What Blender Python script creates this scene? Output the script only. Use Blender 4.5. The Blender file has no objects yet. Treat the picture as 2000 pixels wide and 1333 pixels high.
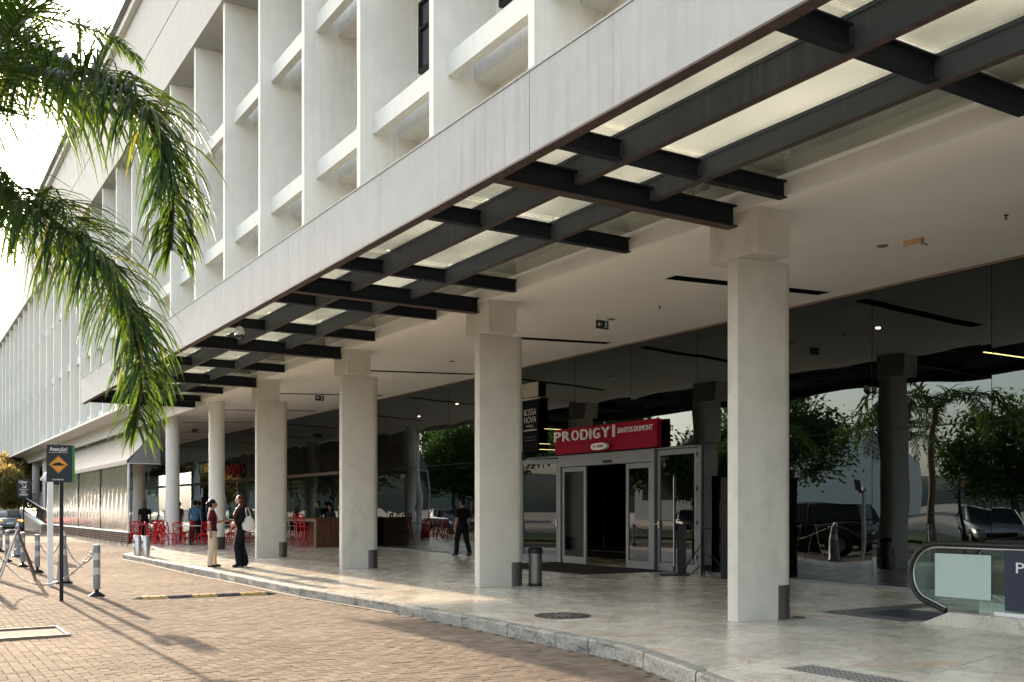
import bpy, bmesh, math, random
import numpy as np
from mathutils import Vector, Matrix, noise
R = math.radians
random.seed(7)
rng = np.random.default_rng(7)
scene = bpy.context.scene
COL = scene.collection

# ------------------------------------------------------------------ camera, sky, sun, exposure
cam_d = bpy.data.cameras.new('camera'); cam = bpy.data.objects.new('camera', cam_d); COL.objects.link(cam)
cam.location = (0, 0, 1.57); cam.rotation_euler = (R(90), 0, R(-31.9))
cam_d.sensor_width = 36; cam_d.lens = 35; cam_d.shift_y = 0.16375; cam_d.clip_start = 0.05; cam_d.clip_end = 6000
scene.camera = cam
SUN_EL = 12.6
SUN_AZ = -0.25       # degrees off +Y, towards the road side
w = bpy.data.worlds.new('World'); scene.world = w; w.use_nodes = True
wn = w.node_tree; bg = wn.nodes['Background']
sk = wn.nodes.new('ShaderNodeTexSky'); sk.sky_type = 'NISHITA'; sk.sun_disc = False
sk.sun_elevation = R(SUN_EL); sk.sun_rotation = R(SUN_AZ); sk.air_density = 1.0; sk.dust_density = 4.0; sk.ozone_density = 1.2
hs = wn.nodes.new('ShaderNodeHueSaturation'); hs.inputs['Saturation'].default_value = .6
wn.links.new(sk.outputs[0], hs.inputs['Color']); wn.links.new(hs.outputs[0], bg.inputs[0]); bg.inputs[1].default_value = 0.15
sl = bpy.data.lights.new('sun', 'SUN'); sl.energy = 3.4; sl.angle = R(0.5); sl.color = (1.0, 0.80, 0.60)
so = bpy.data.objects.new('sun', sl); COL.objects.link(so); so.rotation_euler = (R(-(90 - SUN_EL)), 0, R(-SUN_AZ))
so.location = (0, 60, 40)
scene.view_settings.view_transform = 'Standard'; scene.view_settings.look = 'None'
scene.view_settings.exposure = 2.7; scene.view_settings.gamma = 1
scene.view_settings.use_curve_mapping = False

# ------------------------------------------------------------------ materials
def newmat(name):
    m = bpy.data.materials.new(name); m.use_nodes = True
    return m, m.node_tree.nodes, m.node_tree.links, m.node_tree.nodes['Principled BSDF']
def ramp(n, stops):
    r = n.new('ShaderNodeValToRGB')
    while len(r.color_ramp.elements) < len(stops): r.color_ramp.elements.new(0.5)
    for e, (p, c) in zip(r.color_ramp.elements, stops):
        e.position = p; e.color = (c[0], c[1], c[2], 1) if hasattr(c, '__len__') else (c, c, c, 1)
    return r
def noisen(n, l, scale, det=4, rough=.55, vec=None, dist=0):
    t = n.new('ShaderNodeTexNoise'); t.inputs['Scale'].default_value = scale; t.inputs['Detail'].default_value = det
    t.inputs['Roughness'].default_value = rough; t.inputs['Distortion'].default_value = dist
    if vec is not None: l.new(vec, t.inputs['Vector'])
    return t
def worldpos(n, l, sc=(1, 1, 1)):
    g = n.new('ShaderNodeNewGeometry'); mp = n.new('ShaderNodeMapping'); mp.inputs['Scale'].default_value = sc
    l.new(g.outputs['Position'], mp.inputs['Vector']); return mp.outputs['Vector']
def mul(n, l, a, b, fac=1.0):
    m = n.new('ShaderNodeMix'); m.data_type = 'RGBA'; m.blend_type = 'MULTIPLY'; m.inputs[0].default_value = fac
    l.new(a, m.inputs[6]); l.new(b, m.inputs[7]); return m.outputs[2]
def mixc(n, l, f, a, b):
    m = n.new('ShaderNodeMix'); m.data_type = 'RGBA'
    l.new(f, m.inputs[0])
    for i, v in ((6, a), (7, b)):
        if hasattr(v, 'links') or hasattr(v, 'is_output'): l.new(v, m.inputs[i])
        else: m.inputs[i].default_value = (*v, 1)
    return m.outputs[2]
def pm(name, col, rough=.6, metal=0, var=.12, scale=3, bump=0, bscale=60, sc=(1, 1, 1), coat=0, spec=.5):
    m, n, l, p = newmat(name)
    vec = worldpos(n, l, sc)
    t = noisen(n, l, scale, 5, .6, vec)
    r = ramp(n, [(.25, tuple(c * (1 - var) for c in col)), (.75, tuple(min(1, c * (1 + var)) for c in col))])
    l.new(t.outputs[0], r.inputs[0]); l.new(r.outputs[0], p.inputs['Base Color'])
    p.inputs['Roughness'].default_value = rough; p.inputs['Metallic'].default_value = metal
    p.inputs['Specular IOR Level'].default_value = spec
    if coat: p.inputs['Coat Weight'].default_value = coat; p.inputs['Coat Roughness'].default_value = .04
    if bump:
        b = n.new('ShaderNodeBump'); b.inputs['Strength'].default_value = bump; b.inputs['Distance'].default_value = .01
        t2 = noisen(n, l, bscale, 4, .6, vec); l.new(t2.outputs[0], b.inputs['Height']); l.new(b.outputs[0], p.inputs['Normal'])
    return m
def emis(name, col, st):
    m, n, l, p = newmat(name); p.inputs['Base Color'].default_value = (*col, 1)
    p.inputs['Emission Color'].default_value = (*col, 1); p.inputs['Emission Strength'].default_value = st
    return m
def streaky(name, col, stain, amount, rough=.65, bump=.15, spec=.12, vs=(6, 6, .25)):
    """painted concrete with fine grain, vertical rain streaks and blotches"""
    m, n, l, p = newmat(name)
    v1 = worldpos(n, l, vs); t1 = noisen(n, l, 1.6, 6, .7, v1)
    r1 = ramp(n, [(.48, 0), (.8, 1)]); l.new(t1.outputs[0], r1.inputs[0])
    v2 = worldpos(n, l); t2 = noisen(n, l, .35, 5, .6, v2); r2 = ramp(n, [(.35, 0), (.72, 1)]); l.new(t2.outputs[0], r2.inputs[0])
    mm = n.new('ShaderNodeMath'); mm.operation = 'MULTIPLY'; l.new(r1.outputs[0], mm.inputs[0]); l.new(r2.outputs[0], mm.inputs[1])
    m2 = n.new('ShaderNodeMath'); m2.operation = 'MULTIPLY'; m2.inputs[1].default_value = amount; l.new(mm.outputs[0], m2.inputs[0])
    c = mixc(n, l, m2.outputs[0], col, stain)
    t3 = noisen(n, l, 2.2, 6, .65, v2); r3 = ramp(n, [(.3, .9), (.7, 1.0)]); l.new(t3.outputs[0], r3.inputs[0])
    l.new(mul(n, l, c, r3.outputs[0]), p.inputs['Base Color']); p.inputs['Roughness'].default_value = rough; p.inputs['Specular IOR Level'].default_value = spec
    b = n.new('ShaderNodeBump'); b.inputs['Strength'].default_value = bump; b.inputs['Distance'].default_value = .006
    t4 = noisen(n, l, 38, 6, .7, v2); l.new(t4.outputs[0], b.inputs['Height']); l.new(b.outputs[0], p.inputs['Normal'])
    return m
M = {}
M['facade'] = streaky('painted_concrete', (.70, .685, .63), (.42, .375, .31), .45, .9)
M['parapet'] = streaky('darkened_parapet', (.44, .435, .41), (.28, .26, .22), .35, .9)  # facade paint darkened in colour to offset the stronger skylight up there
M['rearwall'] = pm('lightened_rear_wall', (.74, .70, .60), .9, var=.05)  # reflected light put into the colour: lighter and warmer than the facade
M['fascia'] = streaky('fascia_paint', (.37, .37, .36), (.22, .195, .165), .8, .85, .1)
M['pier'] = streaky('pier_plaster', (.60, .565, .50), (.33, .30, .245), .8, .85, .7, vs=(2.2, 2.2, 1.3))
M['ceiling'] = pm('ceiling_plaster', (.87, .83, .76), .8, var=.05, scale=.7, bump=.1, bscale=8)
M['steel'] = streaky('dark_steel', (.014, .017, .022), (.04, .034, .03), .5, .6, .15, .15)
M['steelface'] = streaky('weathered_steel', (.072, .084, .094), (.20, .185, .165), .9, .6, .25, .2)
M['brownsteel'] = pm('rusty_underside', (.075, .055, .048), .6, var=.35, scale=9, bump=.2, spec=0.15)
M['roundcol'] = pm('white_column_paint', (.72, .705, .66), .55, var=.06, scale=1.5)
M['guard'] = pm('stainless_guard', (.14, .13, .125), .38, .8, var=.25, scale=3, sc=(4, 4, .5), spec=0.4)
M['rubberbump'] = pm('worn_black_rubber', (.06, .057, .055), .9, var=.4, scale=12, spec=.05)
M['chainm'] = pm('weathered_chain', (.24, .22, .19), .5, .6, var=.3)
M['alu'] = pm('aluminium', (.17, .175, .18), .45, .5, var=.06)
M['chrome'] = pm('polished_steel', (.55, .54, .52), .16, 1, var=.08)
M['black'] = pm('black_plastic', (.012, .012, .013), .4, var=.2, spec=0.2)
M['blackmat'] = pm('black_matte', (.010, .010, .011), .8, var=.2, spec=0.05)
M['rubber'] = pm('black_rubber', (.018, .018, .018), .35, var=.2, scale=8, spec=0.3)
M['white'] = pm('white_paint', (.72, .71, .68), .5, var=.06)
M['brush'] = pm('brushed_steel', (.52, .50, .47), .33, .9, var=.15, scale=5, sc=(6, 6, .6))
M['red'] = pm('red_lacquer', (.50, .012, .022), .38, var=.12, spec=0.25)
M['signred'] = pm('sign_red', (.27, .003, .022), .6, var=.05, spec=.15)
M['letter'] = pm('letter_white', (.75, .73, .68), .5, var=.03)
M['letterside'] = pm('letter_return', (.30, .27, .23), .6, var=.05)
M['wood'] = pm('brown_wood', (.13, .062, .035), .45, var=.45, scale=5, sc=(6, 6, .5), spec=0.2)
M['palewood'] = pm('pale_wood', (.36, .24, .14), .5, var=.3, scale=6)
M['awning'] = pm('awning_canvas', (.40, .36, .315), .85, var=.1, scale=1.2, bump=.3, bscale=3, spec=0.1)
M['awnside'] = pm('awning_side_canvas', (.21, .205, .205), .85, var=.06, scale=1.5, bump=.2, bscale=2)
M['slat'] = pm('brown_slats', (.20, .15, .12), .6, var=.25, spec=0.05)
M['bollard'] = pm('grey_bollard', (.19, .20, .21), .5, var=.15, scale=8)
M['band'] = pm('reflective_band', (.48, .49, .48), .3, var=.1, scale=8)
M['yellow'] = pm('worn_yellow', (.34, .22, .06), .65, var=.35, scale=14, spec=0.15)
M['asphalt'] = pm('far_asphalt', (.22, .19, .16), .85, var=.2, scale=1)
def kerbmat():
    m, n, l, p = newmat('granite_kerb'); v = worldpos(n, l); v2 = worldpos(n, l, (1, 1, 4))
    t = noisen(n, l, 2.6, 8, .7, v2, .1); r = ramp(n, [(.34, (.10, .095, .082)), (.44, (.235, .23, .205)), (.62, (.33, .32, .29))]); l.new(t.outputs[0], r.inputs[0])
    t2 = noisen(n, l, 30, 5, .7, v); r2 = ramp(n, [(.35, .6), (.6, 1.1)]); l.new(t2.outputs[0], r2.inputs[0])
    l.new(mul(n, l, r.outputs[0], r2.outputs[0]), p.inputs['Base Color']); p.inputs['Roughness'].default_value = .9; p.inputs['Specular IOR Level'].default_value = .15
    b = n.new('ShaderNodeBump'); b.inputs['Strength'].default_value = .8; b.inputs['Distance'].default_value = .012; l.new(t2.outputs[0], b.inputs['Height']); l.new(b.outputs[0], p.inputs['Normal']); return m
M['kerbm'] = kerbmat()
M['grass'] = pm('grass', (.085, .13, .02), .8, var=.4, scale=5, bump=.6)
M['skin'] = pm('brown_skin', (.30, .15, .09), .5, var=.05)
M['skin2'] = pm('light_skin', (.45, .26, .18), .5, var=.05)
M['hair'] = pm('dark_hair', (.014, .008, .006), .4, var=.3, scale=20, bump=.8, bscale=90, spec=0.12)
M['hairred'] = pm('auburn_hair', (.055, .020, .010), .4, var=.5, scale=20, bump=.9, bscale=70, spec=0.12)
M['maroon'] = pm('maroon_shirt', (.075, .010, .017), .8, var=.2, bump=.6, bscale=14, spec=0.08)
M['beige'] = pm('beige_trousers', (.52, .43, .33), .8, var=.08, bump=.6, bscale=12, spec=0.1)
M['cloth_black'] = pm('black_cloth', (.010, .011, .014), .8, var=.3, bump=.5, bscale=12, spec=0.06)
M['cloth_cream'] = pm('cream_cloth', (.55, .45, .35), .8, var=.08)
M['cloth_blue'] = pm('blue_cloth', (.10, .22, .36), .8, var=.15, bump=.5, bscale=14, spec=0.08)
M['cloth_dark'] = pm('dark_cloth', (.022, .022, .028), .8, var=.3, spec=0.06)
M['tote'] = pm('canvas_tote', (.55, .53, .48), .85, var=.08, bump=.5, bscale=14)
M['signdark'] = pm('sign_board_dark', (.028, .034, .038), .45, var=.06, spec=0.15)
M['green'] = pm('sign_green', (.010, .18, .030), .5, var=.05)
M['orange'] = pm('sign_orange', (.62, .25, .02), .5, var=.05)
M['navy'] = pm('navy_panel', (.030, .036, .060), .35, var=.05, spec=0.25)
M['frost'] = pm('frosted_film', (.40, .50, .46), .5, var=.04)
M['mat'] = pm('door_mat', (.035, .028, .026), .95, var=.3, scale=20, bump=.8, spec=0.05)
M['iron'] = pm('cast_iron', (.035, .03, .028), .6, .4, var=.4, scale=20, spec=0.2)
M['holes'] = pm('perforated_steel', (.33, .32, .30), .5, .3, var=.1)
M['trunk'] = pm('palm_trunk', (.22, .16, .11), .9, var=.4, scale=4, bump=.9, bscale=12, sc=(1, 1, 5))
M['bark'] = pm('tree_bark', (.13, .10, .075), .9, var=.4, scale=6, bump=.9, bscale=14)
M['led'] = emis('led_line', (1.0, .80, .30), 2.5)
M['lamp'] = emis('warm_downlight', (1.0, .7, .4), 6.0)
M['taillight'] = emis('tail_light', (1.0, .12, .02), 2.2)
M['red_reflection'] = emis('dim_red_letters', (.12, .004, .006), .03)  # glow stands in for a red sign reflected in the glass
M['emerg'] = pm('emergency_light', (.45, .28, .15), .5, var=.1)
M['exitgreen'] = pm('exit_sign_green', (.010, .022, .018), .4, var=.1)

def glassmat(name, tint, ior, dirt=0, dirtcol=(.5, .5, .45), rough=0.0, tshare=.5, gcol=(.95, .97, .97)):
    m, n, l, p = newmat(name); n.remove(p); out = n['Material Output']
    fr = n.new('ShaderNodeFresnel'); fr.inputs[0].default_value = ior
    gl = n.new('ShaderNodeBsdfGlossy'); gl.inputs['Roughness'].default_value = rough; gl.inputs['Color'].default_value = (*gcol, 1)
    tr = n.new('ShaderNodeBsdfTransparent'); tr.inputs[0].default_value = (*tint, 1)
    mx = n.new('ShaderNodeMixShader'); l.new(fr.outputs[0], mx.inputs[0]); l.new(tr.outputs[0], mx.inputs[1]); l.new(gl.outputs[0], mx.inputs[2])
    last = mx.outputs[0]
    if dirt:
        t = noisen(n, l, .9, 3, .5, worldpos(n, l, (1, .6, 1))); r = ramp(n, [(.35, dirt * .35), (.75, dirt)]); l.new(t.outputs[0], r.inputs[0])
        df = n.new('ShaderNodeBsdfDiffuse'); df.inputs[0].default_value = (*dirtcol, 1)
        tl = n.new('ShaderNodeBsdfTranslucent'); tl.inputs[0].default_value = (*dirtcol, 1)
        m2 = n.new('ShaderNodeMixShader'); m2.inputs[0].default_value = tshare; l.new(df.outputs[0], m2.inputs[1]); l.new(tl.outputs[0], m2.inputs[2])
        m3 = n.new('ShaderNodeMixShader'); l.new(r.outputs[0], m3.inputs[0]); l.new(last, m3.inputs[1]); l.new(m2.outputs[0], m3.inputs[2]); last = m3.outputs[0]
    l.new(last, out.inputs[0]); return m
M['shopglass'] = glassmat('dark_shop_glass', (.10, .11, .12), 1.95, gcol=(.80, .91, .95))
M['doorglass'] = glassmat('door_glass', (.16, .17, .18), 1.7)
M['canopyglass'] = glassmat('canopy_glass', (.90, .91, .84), 1.5, .22, (.90, .88, .78), tshare=.85)
M['clearglass'] = glassmat('balustrade_glass', (.72, .84, .80), 1.5, .06)
M['plastic'] = glassmat('clear_plastic_curtain', (.60, .57, .52), 1.22, .30, (.34, .31, .27), .16, tshare=.2)
M['winglass'] = pm('window_glass', (.03, .035, .04), .08, var=.1)
# wrinkled plastic
def wrinkle(m):
    n = m.node_tree.nodes; l = m.node_tree.links
    b = n.new('ShaderNodeBump'); b.inputs['Strength'].default_value = .9; b.inputs['Distance'].default_value = .05
    t = noisen(n, l, 2.2, 5, .6, worldpos(n, l, (2.2, 2.2, .8)), .8); l.new(t.outputs[0], b.inputs['Height'])
    for nd in n:
        if nd.bl_idname == 'ShaderNodeBsdfGlossy': l.new(b.outputs[0], nd.inputs['Normal'])
wrinkle(M['plastic'])
def leafmat(name, col, tcol, tf=.45, var=.4):
    m, n, l, p = newmat(name); out = n['Material Output']
    oi = n.new('ShaderNodeNewGeometry')
    t = noisen(n, l, 1.7, 3, .6, worldpos(n, l)); r = ramp(n, [(.3, tuple(c * (1 - var) for c in col)), (.7, tuple(c * (1 + var) for c in col))])
    l.new(t.outputs[0], r.inputs[0]); l.new(r.outputs[0], p.inputs['Base Color']); p.inputs['Roughness'].default_value = .5; p.inputs['Specular IOR Level'].default_value = .3
    tl = n.new('ShaderNodeBsdfTranslucent'); tl.inputs[0].default_value = (*tcol, 1)
    mx = n.new('ShaderNodeMixShader'); mx.inputs[0].default_value = tf
    l.new(p.outputs[0], mx.inputs[1]); l.new(tl.outputs[0], mx.inputs[2]); l.new(mx.outputs[0], out.inputs[0]); return m
M['palmleaf'] = leafmat('palm_leaf', (.018, .042, .014), (.095, .17, .013), .31)
M['palmdry'] = leafmat('palm_leaf_yellow', (.07, .085, .018), (.24, .24, .03), .45)
M['leaf'] = leafmat('tree_leaf', (.035, .07, .018), (.09, .17, .02), .35)
M['leafsunlit'] = leafmat('sunlit_hedge_leaf', (.10, .10, .03), (.36, .26, .07), .5)  # warm low sunlight painted into the leaf colour

def brickmat():
    m, n, l, p = newmat('concrete_paver')
    at = n.new('ShaderNodeAttribute'); at.attribute_name = 'rnd'; oi = n.new('ShaderNodeObjectInfo')
    ad = n.new('ShaderNodeMath'); ad.operation = 'ADD'; l.new(at.outputs['Fac'], ad.inputs[0]); l.new(oi.outputs['Random'], ad.inputs[1])
    fr = n.new('ShaderNodeMath'); fr.operation = 'FRACT'; l.new(ad.outputs[0], fr.inputs[0])
    r = ramp(n, [(0, (.155, .122, .094)), (.35, (.185, .147, .112)), (.7, (.205, .165, .127)), (1, (.235, .187, .141))]); l.new(fr.outputs[0], r.inputs[0])
    v = worldpos(n, l); t = noisen(n, l, .45, 6, .65, v); r2 = ramp(n, [(.3, .74), (.65, 1.04)]); l.new(t.outputs[0], r2.inputs[0])
    t3 = noisen(n, l, 45, 4, .7, v); r3 = ramp(n, [(.3, .84), (.65, 1.06)]); l.new(t3.outputs[0], r3.inputs[0])
    l.new(mul(n, l, mul(n, l, r.outputs[0], r2.outputs[0]), r3.outputs[0]), p.inputs['Base Color']); p.inputs['Roughness'].default_value = .9; p.inputs['Specular IOR Level'].default_value = .08
    b = n.new('ShaderNodeBump'); b.inputs['Strength'].default_value = .45; b.inputs['Distance'].default_value = .004
    l.new(t3.outputs[0], b.inputs['Height']); l.new(b.outputs[0], p.inputs['Normal'])
    df = n.new('ShaderNodeBsdfDiffuse'); l.new(b.outputs[0], df.inputs['Normal']); src = p.inputs['Base Color'].links[0].from_socket; l.new(src, df.inputs[0])
    mx = n.new('ShaderNodeMixShader'); mx.inputs[0].default_value = .35; l.new(df.outputs[0], mx.inputs[1]); l.new(p.outputs[0], mx.inputs[2]); l.new(mx.outputs[0], n['Material Output'].inputs[0]); return m
M['brick'] = brickmat()
M['joint'] = pm('paver_joint_sand', (.085, .065, .05), .95, var=.3, scale=9)
def marblemat():
    m, n, l, p = newmat('polished_marble')
    at = n.new('ShaderNodeAttribute'); at.attribute_name = 'rnd'
    g = n.new('ShaderNodeNewGeometry'); ad = n.new('ShaderNodeVectorMath'); ad.operation = 'ADD'
    sc = n.new('ShaderNodeVectorMath'); sc.operation = 'SCALE'; sc.inputs[3].default_value = 9.0
    cx = n.new('ShaderNodeCombineXYZ'); l.new(at.outputs['Fac'], cx.inputs[0]); l.new(at.outputs['Fac'], cx.inputs[2]); l.new(cx.outputs[0], sc.inputs[0])
    l.new(g.outputs['Position'], ad.inputs[0]); l.new(sc.outputs[0], ad.inputs[1]); v = ad.outputs[0]
    t1 = noisen(n, l, .9, 8, .62, v, 1.4); r1 = ramp(n, [(.28, (.47, .43, .36)), (.48, (.57, .53, .445)), (.70, (.64, .595, .51))]); l.new(t1.outputs[0], r1.inputs[0])
    t2 = noisen(n, l, .75, 6, .7, v, 2.2); r2 = ramp(n, [(.54, 0), (.66, .85)]); l.new(t2.outputs[0], r2.inputs[0])
    c = mixc(n, l, r2.outputs[0], r1.outputs[0], (.56, .37, .235))
    t3 = noisen(n, l, 1.5, 9, .6, v, 3.0); r3 = ramp(n, [(.482, 1), (.50, .52), (.518, 1)]); l.new(t3.outputs[0], r3.inputs[0])
    r4 = ramp(n, [(0, .88), (1, 1.06)]); l.new(at.outputs['Fac'], r4.inputs[0])
    l.new(mul(n, l, mul(n, l, c, r3.outputs[0]), r4.outputs[0]), p.inputs['Base Color'])
    t5 = noisen(n, l, 2.5, 5, .6, worldpos(n, l)); r5 = ramp(n, [(.3, .16), (.7, .34)]); l.new(t5.outputs[0], r5.inputs[0]); l.new(r5.outputs[0], p.inputs['Roughness'])
    return m
M['marble'] = marblemat()

# ------------------------------------------------------------------ mesh helpers
class MB:
    def __init__(s): s.v = []; s.f = []
    def add(s, vs, fs):
        o = len(s.v); s.v += [tuple(v) for v in vs]; s.f += [tuple(i + o for i in f) for f in fs]; return s
    def box(s, x0, x1, y0, y1, z0, z1):
        return s.add([(x0, y0, z0), (x1, y0, z0), (x1, y1, z0), (x0, y1, z0), (x0, y0, z1), (x1, y0, z1), (x1, y1, z1), (x0, y1, z1)],
                     [(0, 3, 2, 1), (4, 5, 6, 7), (0, 1, 5, 4), (1, 2, 6, 5), (2, 3, 7, 6), (3, 0, 4, 7)])
    def prism(s, poly, z0, z1):
        n = len(poly)
        return s.add([(p[0], p[1], z0) for p in poly] + [(p[0], p[1], z1) for p in poly],
                     [tuple(range(n - 1, -1, -1)), tuple(range(n, 2 * n))] + [(i, (i + 1) % n, n + (i + 1) % n, n + i) for i in range(n)])
    def xprism(s, poly, y0, y1):      # poly in (x,z), extruded along y
        n = len(poly)
        return s.add([(p[0], y0, p[1]) for p in poly] + [(p[0], y1, p[1]) for p in poly],
                     [tuple(range(n)), tuple(range(2 * n - 1, n - 1, -1))] + [(i, n + i, n + (i + 1) % n, (i + 1) % n) for i in range(n)])
    def lathe(s, prof, c=(0, 0, 0), seg=20):
        vs = []; fs = []
        for (r, z) in prof:
            for k in range(seg):
                a = 2 * math.pi * k / seg; vs.append((c[0] + r * math.cos(a), c[1] + r * math.sin(a), c[2] + z))
        for i in range(len(prof) - 1):
            for k in range(seg):
                k2 = (k + 1) % seg; fs.append((i * seg + k, i * seg + k2, (i + 1) * seg + k2, (i + 1) * seg + k))
        fs.append(tuple(range(seg - 1, -1, -1))); fs.append(tuple((len(prof) - 1) * seg + k for k in range(seg)))
        return s.add(vs, fs)
    def tube(s, pts, r, seg=8, closed=False):
        pts = [Vector(p) for p in pts]; n = len(pts); rs = r if hasattr(r, '__len__') else [r] * n
        vs = []; fs = []; u = None
        for i, p in enumerate(pts):
            a = pts[(i - 1) % n] if (closed or i > 0) else p; b = pts[(i + 1) % n] if (closed or i < n - 1) else p
            t = (b - a).normalized()
            if u is None:
                u = t.cross(Vector((0, 0, 1)))
                if u.length < .2: u = t.cross(Vector((1, 0, 0)))
            u = u - t * u.dot(t); u.normalize(); w_ = u.cross(t)
            for k in range(seg):
                an = 2 * math.pi * k / seg; vs.append(p + (u * math.cos(an) + w_ * math.sin(an)) * rs[i])
        m = n if closed else n - 1
        for i in range(m):
            j = (i + 1) % n
            for k in range(seg):
                k2 = (k + 1) % seg; fs.append((i * seg + k, i * seg + k2, j * seg + k2, j * seg + k))
        if not closed: fs.append(tuple(range(seg - 1, -1, -1))); fs.append(tuple((n - 1) * seg + k for k in range(seg)))
        return s.add(vs, fs)
    def bar(s, a, b, r, seg=6): return s.tube([a, b], r, seg)
    def mesh(s, name, mat, smooth=None, bevel=0, recalc=True):
        me = bpy.data.meshes.new(name); me.from_pydata(s.v, [], s.f); me.materials.append(mat)
        if bevel or smooth is not None:
            bm = bmesh.new(); bm.from_mesh(me)
            if recalc: bmesh.ops.recalc_face_normals(bm, faces=bm.faces)
            if bevel:
                es = [e for e in bm.edges if len(e.link_faces) == 2 and e.calc_face_angle(0) > R(35)]
                bmesh.ops.bevel(bm, geom=es, offset=bevel, segments=2, profile=.6, affect='EDGES', clamp_overlap=True)
            bm.to_mesh(me); bm.free()
        if smooth is not None:
            me.polygons.foreach_set('use_smooth', [True] * len(me.polygons)); me.set_sharp_from_angle(angle=R(smooth))
        me.update(); return me
    def build(s, name, mat, parent=None, smooth=None, bevel=0, loc=None):
        return ob(name, s.mesh(name, mat, smooth, bevel), parent, loc)
def ob(name, me, parent=None, loc=None, rz=0):
    o = bpy.data.objects.new(name, me); COL.objects.link(o)
    if parent is not None: o.parent = parent
    if loc is not None: o.location = loc
    if rz: o.rotation_euler = (0, 0, rz)
    return o
def thing(name, label, cat, loc=(0, 0, 0), rz=0, group=None):
    o = bpy.data.objects.new(name, None); COL.objects.link(o); o.location = loc; o.rotation_euler = (0, 0, rz); o.empty_display_size = .3
    tag(o, label, cat, group); return o
def tag(o, label, cat, group=None):
    o['label'] = label; o['category'] = cat
    if group: o['group'] = group
    return o
def struct(o): o['kind'] = 'structure'; return o
def stuff(o): o['kind'] = 'stuff'; return o
CH = {}
def copy_tree(o, loc=None, rz=None, label=None, parent=None, scale=None):
    c = o.copy(); COL.objects.link(c)
    if parent is not None: c.parent = parent
    if loc is not None: c.location = loc
    if rz is not None: c.rotation_euler = (0, 0, rz)
    if scale is not None: c.scale = (scale,) * 3
    if label: c['label'] = label
    for ch in list(o.children): copy_tree(ch, parent=c)
    return c
def solidbox(name, mat, parent, x0, x1, y0, y1, z0, z1, bevel=0): return MB().box(x0, x1, y0, y1, z0, z1).build(name, mat, parent, bevel=bevel)
def textmesh(body, w_, h_, ext, mat, font_bold=0.0, name='letter'):
    cu = bpy.data.curves.new('t', 'FONT'); cu.body = body; cu.size = 1; cu.extrude = ext; cu.offset = font_bold; cu.align_x = 'LEFT'
    cu.resolution_u = 3
    o = bpy.data.objects.new('t', cu); COL.objects.link(o); bpy.context.view_layer.update()
    me = bpy.data.meshes.new_from_object(o.evaluated_get(bpy.context.evaluated_depsgraph_get()))
    bpy.data.objects.remove(o); bpy.data.curves.remove(cu)
    n = len(me.vertices); a = np.zeros(n * 3); me.vertices.foreach_get('co', a); a = a.reshape(-1, 3)
    mn = a.min(0); mx = a.max(0); a[:, 0] = (a[:, 0] - mn[0]) * (w_ / max(mx[0] - mn[0], 1e-6)) if w_ else (a[:, 0] - mn[0]) * (h_ / (mx[1] - mn[1]))
    a[:, 1] = (a[:, 1] - mn[1]) * (h_ / (mx[1] - mn[1]))
    me.vertices.foreach_set('co', a.ravel()); me.materials.clear(); me.materials.append(mat); me.update(); me.name = name
    return me
FACE_X = Matrix(((0, 0, -1, 0), (-1, 0, 0, 0), (0, 1, 0, 0), (0, 0, 0, 1)))    # text plane facing -X, reading towards -Y
FACE_Y = Matrix(((1, 0, 0, 0), (0, 0, -1, 0), (0, 1, 0, 0), (0, 0, 0, 1)))     # text plane facing -Y, reading towards +X
def text(body, w_, h_, ext, mat, parent, loc, face, name='lettering', bold=0.0):
    o = ob(name, textmesh(body, w_, h_, ext, mat, bold, name), parent); o.matrix_local = Matrix.Translation(loc) @ face; return o

PZ = .15     # plaza level
def road_z(x, y): return .010 * math.sin(x * .9 + y * .23) + .008 * math.sin(y * .71 - x * .33 + 1.3) + .006 * math.sin(x * 2.1 + 2) * math.sin(y * .5)
KERB = [(3.2, -8), (3.9, 0), (5.0, 3.6), (5.86, 6.2), (6.42, 8.1), (6.42, 10.3), (6.38, 14), (6.2, 17.5), (6.2, 23), (6.15, 28), (6.13, 33), (8.0, 36.5), (8.05, 42), (8.05, 70)]
def kerb_x(y):
    for (a, b) in zip(KERB, KERB[1:]):
        if a[1] <= y <= b[1]: return a[0] + (b[0] - a[0]) * (y - a[1]) / (b[1] - a[1])
    return KERB[0][0] if y < KERB[0][1] else KERB[-1][0]

# ------------------------------------------------------------------ ground and road
g = MB(); g.add([(-900, -300, -.06), (900, -300, -.06), (900, 1500, -.06), (-900, 1500, -.06)], [(0, 1, 2, 3)]); struct(g.build('ground', M['asphalt']))
bed = MB(); nx, ny = 30, 160
xs = np.linspace(-6, 8.1, nx); ys = np.linspace(-6, 100, ny)
bed.add([(x, y, road_z(x, y) - .014) for y in ys for x in xs], [(j * nx + i, j * nx + i + 1, (j + 1) * nx + i + 1, (j + 1) * nx + i) for j in range(ny - 1) for i in range(nx - 1)])
road = struct(bed.build('road', M['joint'], smooth=60))
th = R(31.9); ct, st = math.cos(th), math.sin(th)
def depth(x, y): return y * ct + x * st
def px(x, y): return 1000 + 1944 * (-y * st + x * ct) / max(depth(x, y), .01)
def brick_geo(x0, x1, y0, y1, zt, tilt=(0, 0), ch=.004):
    v = []
    cx, cy = (x0 + x1) / 2, (y0 + y1) / 2
    for (ins, dz) in ((0, -.022), (0, -.005), (ch, 0)):
        for (a, b) in ((x0 + ins, y0 + ins), (x1 - ins, y0 + ins), (x1 - ins, y1 - ins), (x0 + ins, y1 - ins)):
            v.append((a, b, zt + dz + tilt[0] * (a - cx) + tilt[1] * (b - cy)))
    f = [(8, 9, 10, 11)]
    for L in (0, 4):
        for k in range(4): f.append((L + k, L + (k + 1) % 4, L + 4 + (k + 1) % 4, L + 4 + k))
    return v, f
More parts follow.
